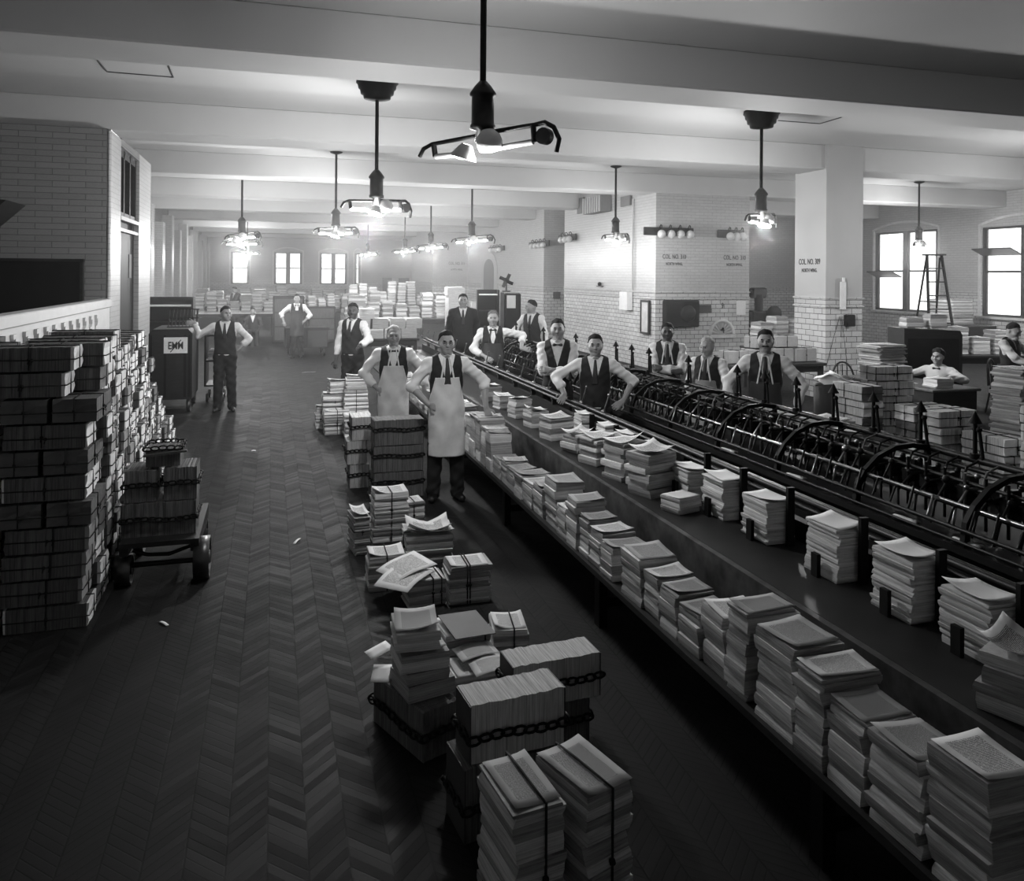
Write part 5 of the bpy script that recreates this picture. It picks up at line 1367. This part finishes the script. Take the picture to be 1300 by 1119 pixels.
def right_side():
    light_bundles()
    # canvas bin full of waste paper, its cords hung from column 309
    q = at(1058, 500, d=9.9); bx, by = q.x, q.y
    t = thing('canvas_bin', 'dark canvas waste bin heaped with white paper before column 309', 'bin', (bx, by, 0), -.15)
    b = MB(); n = 20
    def ring(r, z, sq=1.): return [(r * math.cos(2 * PI * i / n), r * sq * math.sin(2 * PI * i / n), z + .03 * math.sin(4 * PI * i / n) * (z > .5) + .05 * math.cos(2 * PI * i / n) * (z > .5)) for i in range(n)]
    rs = [ring(.14, 0), ring(.19, .25), ring(.225, .7), ring(.24, 1.0), ring(.215, .99), ring(.2, .5)]
    vs = [p for r in rs for p in r]; fs = [(k * n + i, k * n + (i + 1) % n, (k + 1) * n + (i + 1) % n, (k + 1) * n + i) for k in range(5) for i in range(n)] + [tuple(reversed(range(n)))]
    b.add(vs, fs, 0, True).build('bag', M['canvas'], t)
    rng = random.Random(3); b = MB()
    for k in range(9):
        a = rng.uniform(0, 6.28); m = Matrix.Translation((.09 * math.cos(a), .09 * math.sin(a), 1.0 + rng.uniform(-.02, .05))) @ Matrix.Rotation(a, 4, 'Z') @ Matrix.Rotation(rng.uniform(-.6, .6), 4, 'X')
        b.sheet(lambda u, v: ((u - .5) * .26, (v - .5) * .2, .06 * math.sin(3 * u + k)), 5, 4, mtx=m)
    b.build('waste_paper', M['white'], t)
    c9 = (10.25, 12.6)
    b = tag(MB().tube([at(1066, 402, y=12.58), at(1058, 430, y=12.3), at(1049, 466, y=9.9)], .006, 5).tube([at(1069, 405, y=12.58), at(1072, 432, y=12.3), at(1076, 469, y=9.9)], .005, 5).build('hanging_cord', M['twine']), 'thin double cord slung from column 309 down to the canvas bin', 'cord')
    p = at(1076, 407, y=12.6); tag(MB().box((p.x - .1, 12.5, p.z - .11), (p.x + .1, 12.592, p.z + .11), bev=.01).build('switch_box', M['iron_flat']), 'small black switch box on the tiles of column 309', 'switch box')
    p = at(1069, 378, y=12.6); tag(MB().box((p.x - .06, 12.56, p.z - .22), (p.x + .06, 12.594, p.z + .3)).cyl((p.x, 12.56, p.z + .3), (p.x, 12.56, p.z + .38), .03, 8).build('gauge_board', M['white']), 'white narrow board on the front of column 309', 'board')
    # writing desk with the seated woman
    q = at(1205, 497, z=.78); 
    t = thing('writing_desk', 'large dark desk where the woman in the light blouse sits', 'desk', (9.0, 9.52, 0), -PI / 2)
    MB().box((-.85, -.42, .74), (.85, .42, .78), bev=.01).build('desktop', M['mid_wood'], t)
    for sx in (-1, 1): MB().box((sx * .55 - .26, -.38, .06), (sx * .55 + .26, .38, .74)).build('pedestal', M['dark_wood'], t)
    MB().box((-.84, -.40, .60), (.84, -.37, .74)).build('modesty_panel', M['dark_wood'], t)
    for k, (dx, dy, rz) in enumerate(((-.45, .05, .2), (.1, -.2, -.3), (.62, -.1, .0))):
        m = Matrix.Rotation(-PI / 2, 4, 'Z') @ Vector((dx, dy, 0))
        if k < 2: tag(MB().sheet(lambda u, v: ((u - .5) * .3, (v - .5) * .22, .006 * math.sin(5 * u)), 5, 4, th=.004).build('loose_sheet', M['white'], None, (9.0 + m.x, 9.52 + m.y, .79), (0, 0, rz)), 'white sheet on the dark writing desk, ' + ('nearer the woman', 'right of the other')[k], 'sheet')
        else: paper_stack('low paper block at the near end of the dark writing desk', 9.0 + m.x, 9.52 + m.y, .781, .3, .24, .12, 0, 570)
    def stool(lab, x, y, h):
        o = thing('stool', lab, 'stool', (x, y, 0))
        MB().lathe([(0, h - .035), (.15, h - .035), (.16, h - .015), (.15, h), (0, h)], 18).build('seat', M['dark_wood'], o)
        for k in range(4): a = PI / 4 + k * PI / 2; MB().cyl((.1 * math.cos(a), .1 * math.sin(a), h - .035), (.15 * math.cos(a), .15 * math.sin(a), 0), .014, 7).build('leg', M['dark_wood'], o)
    q = at(1191, 440, d=12.1); stool('low stool under the woman in the light blouse', q.x, q.y, .325)
    q = at(321, 395, d=25.6); stool('low stool under the man sitting before the long far table', q.x, q.y, .285)
    q = at(1185, 430, d=13.2)
    c = thing('rolltop_desk', 'tall dark rolltop desk back behind the seated woman', 'desk', (q.x, q.y, 0), -.3)
    MB().prism([(-.48, 0), (.48, 0), (.48, 1.36), (.44, 1.43), (-.48, 1.46)], 1, 0, .6).build('carcass', M['dark_wood'], c)
    MB().box((-.42, -.012, .2), (.42, 0, 1.3)).build('back_panel', M['iron_flat'], c)
    for k, (dx, w_, h_) in enumerate(((-.22, .28, .16), (.18, .28, .22))):
        m = Matrix.Rotation(-.3, 4, 'Z') @ Vector((dx, .3, 0)); paper_stack('paper stack on top of the rolltop desk, ' + ('left', 'right')[k], q.x + m.x, q.y + m.y, 1.462 if k == 0 else 1.464, w_, .26, h_, -.3, 575 + k)
    chair('bentwood chair at the left of the seated woman', 8.95, 10.75, -.2); chair('bentwood chair right of the seated woman, before the table of papers', 10.0, 8.2, -.8); chair('bentwood chair behind the rolltop desk', 12.0, 10.6, .4)
    # tables with stacks under the right windows
    t1 = table('long dark table with stacks left of the rolltop desk', 10.6, 14.2, 2.4, .8, .86, 0)
    for k in range(6): paper_stack('stack on the long table left of the rolltop desk, %s from left' % ordw(k + 1), 9.65 + .38 * k, 14.2, .861, .30, .34, (.5, .62, .55, .35, .3, .4)[k], .05, 580 + k, group='stacks on the long table')
    table('dark table with stacks below the right windows', 12.6, 12.2, 2.2, .9, .86, -.25)
    for k in range(5):
        m = Matrix.Rotation(-.25, 4, 'Z') @ Vector((-.85 + .42 * k, 0, 0)); paper_stack('stack on the table below the right windows, %s from left' % ordw(k + 1), 12.6 + m.x, 12.2 + m.y, .861, .32, .36, (.4, .34, .5, .3, .44)[k], -.25, 590 + k, group='stacks on the window table')
    table('low dark table at the right edge of the view', 11.7, 9.3, 1.6, .9, .8, -.5)
    for k in range(3):
        m = Matrix.Rotation(-.5, 4, 'Z') @ Vector((-.5 + .45 * k, .1, 0)); paper_stack('flat stack on the low table at the right edge, %s from left' % ordw(k + 1), 11.7 + m.x, 9.3 + m.y, .801, .36, .3, (.12, .2, .26)[k], -.5, 600 + k)
    c = thing('plan_cabinet', 'dark cabinet between the two right windows, paper bundle on top', 'cabinet', (18.6, 17.9, 0), 0)
    MB().box((-.5, -.8, 0), (.5, .8, 1.0), bev=.01).build('carcass', M['dark_wood'], c)
    for k in range(3): MB().box((-.515, -.72, .1 + .3 * k), (-.5, .72, .36 + .3 * k)).build('drawer', M['mid_wood'], c)
    paper_stack('thick stack on the cabinet between the right windows', 18.5, 18.1, 1.001, .7, .9, .7, 0, 610, t=.04, j=.01)
    # step ladder
    q = at(1186, 324, d=16.5); z = q.z; t = thing('step_ladder', 'wooden step ladder standing open before the right windows', 'ladder', (q.x, q.y, 0), -.45)
    for s in (-1, 1):
        MB().cyl((s * .14, 0, z), (s * .30, -.75, 0), .028, 6).build('front_rail', M['dark_wood'], t)
        MB().cyl((s * .13, .06, z - .05), (s * .26, .85, 0), .02, 6).build('rear_leg', M['dark_wood'], t)
    for k in range(1, 10):
        f = k / 10; yy = -.75 * (1 - f); ww = .30 - .16 * f
        MB().box((-ww, yy - .05, z * f - .012), (ww, yy + .05, z * f + .012)).build('tread', M['dark_wood'], t)
    MB().box((-.2, -.1, z - .01), (.2, .12, z + .02)).build('top_platform', M['dark_wood'], t)
    for k in (.3, .65): MB().cyl((-.26 + .13 * k, .85 - .79 * k, z * k), (.26 - .13 * k, .85 - .79 * k, z * k), .012, 6).build('cross_bar', M['dark_wood'], t)
    # kraft bundles behind the old man, on a table before the tiled block
    table('dark table with wrapped bundles in front of the drinking fountain', 8.5, 12.3, 1.9, .8, .78, 0)
    for k, (dx, dz, w_, h_, rz) in enumerate(((-.7, 0, .42, .22, .1), (-.25, 0, .42, .24, -.1), (.22, 0, .44, .25, .05), (.7, 0, .44, .24, 0), (-.2, .262, .4, .2, .2), (.3, .268, .44, .2, -.05))):
        o = tag(MB().box((-w_ / 2, -.15, 0), (w_ / 2, .15, h_), bev=.012).build('wrapped_parcel', M['kraft'], None, (8.5 + dx, 12.3, .782 + dz), (0, 0, rz)), 'brown wrapped parcel on the fountain table, ' + ('bottom row, %s from left' % ordw(k + 1) if k < 4 else 'upper row, ' + ('left', 'right')[k - 4]), 'parcel', 'parcels on the fountain table')
        twine(o, w_, .3, h_, (('y', 0), ('x', 0)), .005)
    o = thing('stitching_machine', 'dark cast-iron stitching machine behind the parcels, right of the fountain', 'machine', (13.2, 19.5, 0), 0)
    MB().box((-.5, -.3, 0), (.5, .3, .9)).build('stand', M['iron_flat'], o)
    MB().box((-.35, -.2, .9), (.35, .2, 1.35), bev=.03).cyl((-.1, -.1, 1.35), (-.1, -.1, 1.8), .12, 12).box((-.3, -.15, 1.7), (.15, .1, 2.0), bev=.04).build('head', M['iron'], o)
    MB().lathe([(0, -.03), (.22, -.03), (.25, 0), (.22, .03), (0, .03)], 20, 0, Matrix.Translation((.3, -.25, 1.25)) @ Matrix.Rotation(PI / 2, 4, 'X')).build('flywheel', M['iron_flat'], o)

# ------------------------------------------------------------------ fittings on the brick core
def wall_fittings():
    Yw = 17.65
    def box(name, u0, v0, u1, v1, dep, mat, lab, cat, bev=.0):
        a, b = at(u0, v1, y=Yw), at(u1, v0, y=Yw)
        return tag(MB().box((a.x, Yw - .02 - dep, a.z), (b.x, Yw - .0265, b.z), bev=bev).build(name, M[mat]), lab, cat), a, b
    o, a, b = box('switchgear_box', 840, 381, 882, 415, .22, 'iron_flat', 'large black switchgear box on the tiled block left of the fountain', 'switch box', .02)
    MB().lathe([(0, 0), (.2, 0), (.21, .03), (.17, .05), (0, .06)], 24, 0, Matrix.Translation(((a.x + b.x) / 2 + .12, Yw - .25, (a.z + b.z) / 2)) @ Matrix.Rotation(PI / 2, 4, 'X')).build('round_cover', M['iron'], o)
    box('name_plate', 887, 387, 902, 397.5, .02, 'board', 'small dark plate left of the painted 9', 'plate')
    box('paper_notice', 934, 382, 946, 400, .006, 'white', 'white paper notice on the tiles right of the painted 9', 'notice')
    def onx(name, u0, v0, u1, v1, dep, mat, lab, cat, X=XC, frame=None):
        a, b = at(u0, v1, x=X), at(u1, v0, x=X); y0, y1 = sorted((a.y, b.y))
        o = tag(MB().box((X - dep - .03, y0, a.z), (X - .028, y1, b.z)).build(name, M[mat]), lab, cat)
        if frame:
            f = .05; m = MB()
            for (p0, p1, q0, q1) in ((y0 - f, y1 + f, a.z - f, a.z), (y0 - f, y1 + f, b.z, b.z + f), (y0 - f, y0, a.z, b.z), (y1, y1 + f, a.z, b.z)): m.box((X - dep - .05, p0, q0), (X - .028, p1, q1))
            m.build('frame', M[frame], o)
        return o
    onx('notice_frame', 817, 384, 826, 421, .03, 'opal', 'tall framed notice on the side wall just left of the corner', 'notice', frame='dark_wood')
    onx('meter_box', 794, 371, 804, 393, .15, 'white', 'white meter box on the side wall left of the framed notice', 'box')
    onx('wall_vent', 735.5, 250.5, 743.5, 272, .05, 'greyboard', 'dark wall grille high on the side wall, left of the vent duct', 'vent')
    onx('wall_vent', 791, 248, 803, 263, .05, 'greyboard', 'dark wall grille high on the side wall, right of the vent duct', 'vent')
    o = onx('vent_duct', 753, 248, 777, 273, .3, 'greyboard', 'large ribbed vent duct high on the side wall between two grilles', 'vent')
    a, b = at(753, 273, x=XC), at(777, 248, x=XC); y0, y1 = sorted((a.y, b.y))
    for k in range(8): y = y0 + (y1 - y0) * (k + .3) / 8; MB().box((XC - .36, y, a.z), (XC - .331, y + .06, b.z)).build('rib', M['column_paint'], o)
    p = at(805, 300, x=XC); tag(MB().cyl((XC - .04, p.y, 1.95), (XC - .04, p.y, 4.3), .022, 8).build('conduit', M['column_paint']), 'thin vertical conduit pipe on the side wall near the corner', 'pipe')
    p = at(763, 363, x=XC); tag(MB().box((XC - .06, p.y - .2, p.z - .03), (XC - .01, p.y + .2, p.z)).ball((XC - .05, p.y, p.z + .05), .06, 8).build('wall_bracket', M['iron']), 'small iron bracket above the tile band on the side wall', 'bracket')
    # dark boards with rows of glass globes
    def bank(lab, x, y, z, rz, n, w, dark=True):
        t = thing('wall_lamp_rack', lab, 'lamp rack', (x, y, z), rz)
        MB().box((-w / 2, -.05, -.10), (w / 2, .0, .10), bev=.01).build('board', M['dark_wood'] if dark else M['board'], t)
        for k in range(n):
            gx = -w / 2 + w * (k + 1.6) / (n + 1.2)
            MB().ball((gx, -.16, -.07), .105, 14).build('globe', M['opal'], t)
            MB().tube([(gx, -.05, .08), (gx, -.12, .16), (gx, -.16, .14), (gx, -.16, .03)], .014, 6).build('hook', M['iron'], t)
    G = 'globe racks along the brick core'
    a = at(850, 294, y=Yw - .1); bank('dark board with glass globes on the block of column 310, left of two', a.x, Yw - .03, a.z, 0, 4, 1.35)
    a = at(929, 297, y=Yw - .1); bank('dark board with glass globes on the block of column 310, near the lamp', a.x, Yw - .03, a.z, 0, 3, .75)
    a = at(719, 302, x=XC - .1); bank('dark board with glass globes at the far edge of the side wall', XC - .05, a.y, a.z, -PI / 2, 3, 1.5)
    a = at(683, 310, x=9.1); bank('dark board with glass globes on the wing wall, nearer one', 9.16, a.y, a.z, -PI / 2, 4, 2.2)
    a = at(629, 316, x=9.1); bank('dark board with glass globes on the wing wall above the arched doorway', 9.16, a.y, a.z, -PI / 2, 4, 2.4, False)
    p = at(663, 380, x=9.15); 
    p = at(706, 375, y=26.6); tag(MB().box((p.x - .12, 26.5, p.z - .12), (p.x + .12, 26.57, p.z + .12)).build('call_box', M['board']), 'small square call box on the rear wall beside the side wall', 'box')
    # cabinets by the arched doorway
    q = at(650, 400, d=18.0); c = thing('steel_locker', 'tall dark cabinet with a white notice behind the sideways man', 'cabinet', (q.x, q.y, 0), -.25)
    MB().box((-.17, 0, 0), (.20, .5, 1.88), bev=.02).build('carcass', M['iron_flat'], c); MB().box((-.12, -.012, 1.55), (.08, -.002, 1.84)).build('notice', M['white'], c)
    MB().box((-.26, -.02, 0), (-.18, .5, 1.9)).build('side_post', M['mid_wood'], c)
    q = at(622, 400, d=18.6); c = thing('tool_cabinet', 'open dark cabinet with small tools left of the cabinet with notice', 'cabinet', (q.x - .02, q.y, 0), -.2)
    MB().box((-.28, .4, 0), (.24, .45, 1.95)).box((-.28, 0, 0), (-.24, .4, 1.95)).box((.2, 0, 0), (.24, .4, 1.95)).build('carcass', M['iron_flat'], c)
    for k in range(5): MB().box((-.24, .02, .3 + .38 * k), (.2, .4, .325 + .38 * k)).build('shelf_board', M['white'] if k == 4 else M['dark_wood'], c)
    q = at(646, 352, d=18.2); c = thing('desk_fan', 'dark electric fan on top of the tall cabinet', 'fan', (q.x, q.y + .2, 1.91), -.3)
    MB().cyl((0, 0, 0), (0, 0, .03), .1, 14).cyl((0, 0, .03), (0, 0, .2), .02, 8).build('stand', M['iron'], c)
    MB().ball((0, .03, .26), .07, 10).build('motor', M['iron'], c)
    for k in range(4):
        m = Matrix.Translation((0, -.06, .26)) @ Matrix.Rotation(PI / 2 * k + .4, 4, 'Y') @ Matrix.Rotation(.4, 4, 'Z')
        MB().box((-.03, -.004, .03), (.05, .004, .17), 0, m).build('blade', M['iron'], c)

# ------------------------------------------------------------------ the far half of the hall
def far_hall():
    rng = random.Random(21)
    def row(tname, lab, x0, x1, y, h, d, n, hmin, hmax, seed, mat='dark_wood', rz=0):
        table(lab, (x0 + x1) / 2, y, x1 - x0, d, h, 0, mat)
        for k in range(n):
            w = (x1 - x0) / n
            paper_stack('stack on the %s, %s from left' % (tname, ordw(k + 1)), x0 + w * (k + .5), y + rng.uniform(-.1, .1), h + .001, min(w * .78, .6), min(d * .7, .5), rng.uniform(hmin, hmax), rng.uniform(-.05, .05), seed + k, t=.06, j=.015, group='stacks on the ' + tname,
                        mats=('p_hi', 'p_lo') if rng.random() < .8 else ('p_lo', 'p_lo'))
    row('long far table at left', 'long dark table across the left far aisle, heaped with paper', -2.7, .1, 31.2, .85, 1.0, 7, .35, .85, 700, 'white')
    row('second far table at left', 'dark table behind the long far table at left', -3.0, .4, 35.5, .9, 1.0, 6, .4, .8, 720)
    row('far centre table', 'dark table in the far centre behind the desk cabinets', .9, 3.1, 33.0, .9, 1.0, 5, .3, .7, 740)
    row('farthest table', 'farthest dark table below the end windows', -2.2, 4.4, 44.0, .95, 1.2, 11, .3, .75, 760)
    row('far right table', 'dark table far right of the aisle before the pier', 3.3, 6.8, 36.5, .9, 1.1, 8, .4, 1.1, 780)
    row('packing table', 'wide dark packing table behind the far end of the near machine', 2.9, 5.9, 25.6, .88, 1.2, 7, .35, .95, 800)
    for k in range(6):
        paper_stack('floor stack beside the far aisle, %s from the near end' % ordw(k + 1), 2.7 + .15 * (k % 3) + .02 * k, 27.6 + .75 * k, 0, .6, .5, rng.uniform(.9, 1.6), rng.uniform(-.05, .05), 820 + k, t=.1, j=.02, group='floor stacks beside the far aisle')
    # bundles on the far end of the near machine
    t = table('dark feed table at the far end of the near machine', 2.25, 17.1, 1.5, .9, .95, 0)
    for k in range(9):
        r, c = divmod(k, 4)
        paper_stack('wrapped paper block on the feed table, %s row, %s from left' % (('bottom', 'middle', 'top')[r], ordw(c + 1)), 1.72 + .36 * c + (.1 * r), 17.0, .951 + .205 * r, .33, .5, .2, rng.uniform(-.04, .04), 840 + k, t=.2, j=.004, group='paper blocks on the feed table', mats=('p_hi', 'p_hi'), page='white', sheet=k > 4)
    paper_stack('square block of boards on the packing table edge, tall and pale', 5.55, 24.6, 0, .55, .5, 1.9, 0, 860, t=.5, mats=('p_hi', 'p_hi'), page='white')
    paper_stack('lower square block of boards right of the tall pale one', 6.35, 24.3, 0, .8, .5, 1.45, 0, 861, t=.5, mats=('p_hi', 'p_hi'), page='white')
    # scraps on the floor
    for k, (u, v, w, lab) in enumerate(((392, 473, .30, 'white strip of paper on the floor before the far truck'), (377, 688, .14, 'thin white strip of paper on the herringbone floor, middle of the aisle'), (208, 793, .09, 'curled white scrap on the floor below the hand truck'), (322, 573, .05, 'tiny white scrap on the floor near the standing man at left'))):
        p = at(u, v, z=0)
        tag(MB().sheet(lambda a, b: ((a - .5) * w, (b - .5) * .02, .006 * math.sin(3 * a) + .004), 6, 2).build('paper_scrap', M['scrap'], None, (p.x, p.y, .002), (0, 0, .2 + k)), lab, 'scrap')
HAZE = .0105
materials(); make_camera(); room(); lamps()
left_pile(); hop_y = shelf_stacks(); floor_groups()
machines(hop_y); carts(); right_side(); wall_fittings(); far_hall()
people()
w = bpy.data.worlds.new('world'); SC.world = w; w.use_nodes = True
w.node_tree.nodes['Background'].inputs[0].default_value = (.8, .8, .8, 1); w.node_tree.nodes['Background'].inputs[1].default_value = 1.
if HAZE:
    nt = w.node_tree; v = nt.nodes.new('ShaderNodeVolumeScatter'); v.inputs['Density'].default_value = HAZE; v.inputs['Anisotropy'].default_value = .6
    
    ge = nt.nodes.new('ShaderNodeNewGeometry'); sp = nt.nodes.new('ShaderNodeSeparateXYZ'); nt.links.new(ge.outputs['Position'], sp.inputs[0])
    nt.links.new(ramp(nt, sp.outputs[1], 0., HAZE, 5., 14.), v.inputs['Density'])
    nt.links.new(v.outputs[0], nt.nodes['World Output'].inputs['Volume'])
SC.view_settings.view_transform = 'Standard'; SC.view_settings.look = 'None'; SC.view_settings.gamma = 1; SC.view_settings.use_curve_mapping = False
SC.view_settings.exposure = 0.0
SC.cycles.use_denoising = True
SC.cycles.caustics_reflective = False; SC.cycles.caustics_refractive = False
SC.cycles.use_adaptive_sampling = True; SC.cycles.adaptive_threshold = .08; SC.cycles.adaptive_min_samples = 12
w.cycles.volume_step_size = 8.; SC.cycles.volume_max_steps = 48
SC.cycles.max_bounces = 6; SC.cycles.diffuse_bounces = 3; SC.cycles.sample_clamp_indirect = 6
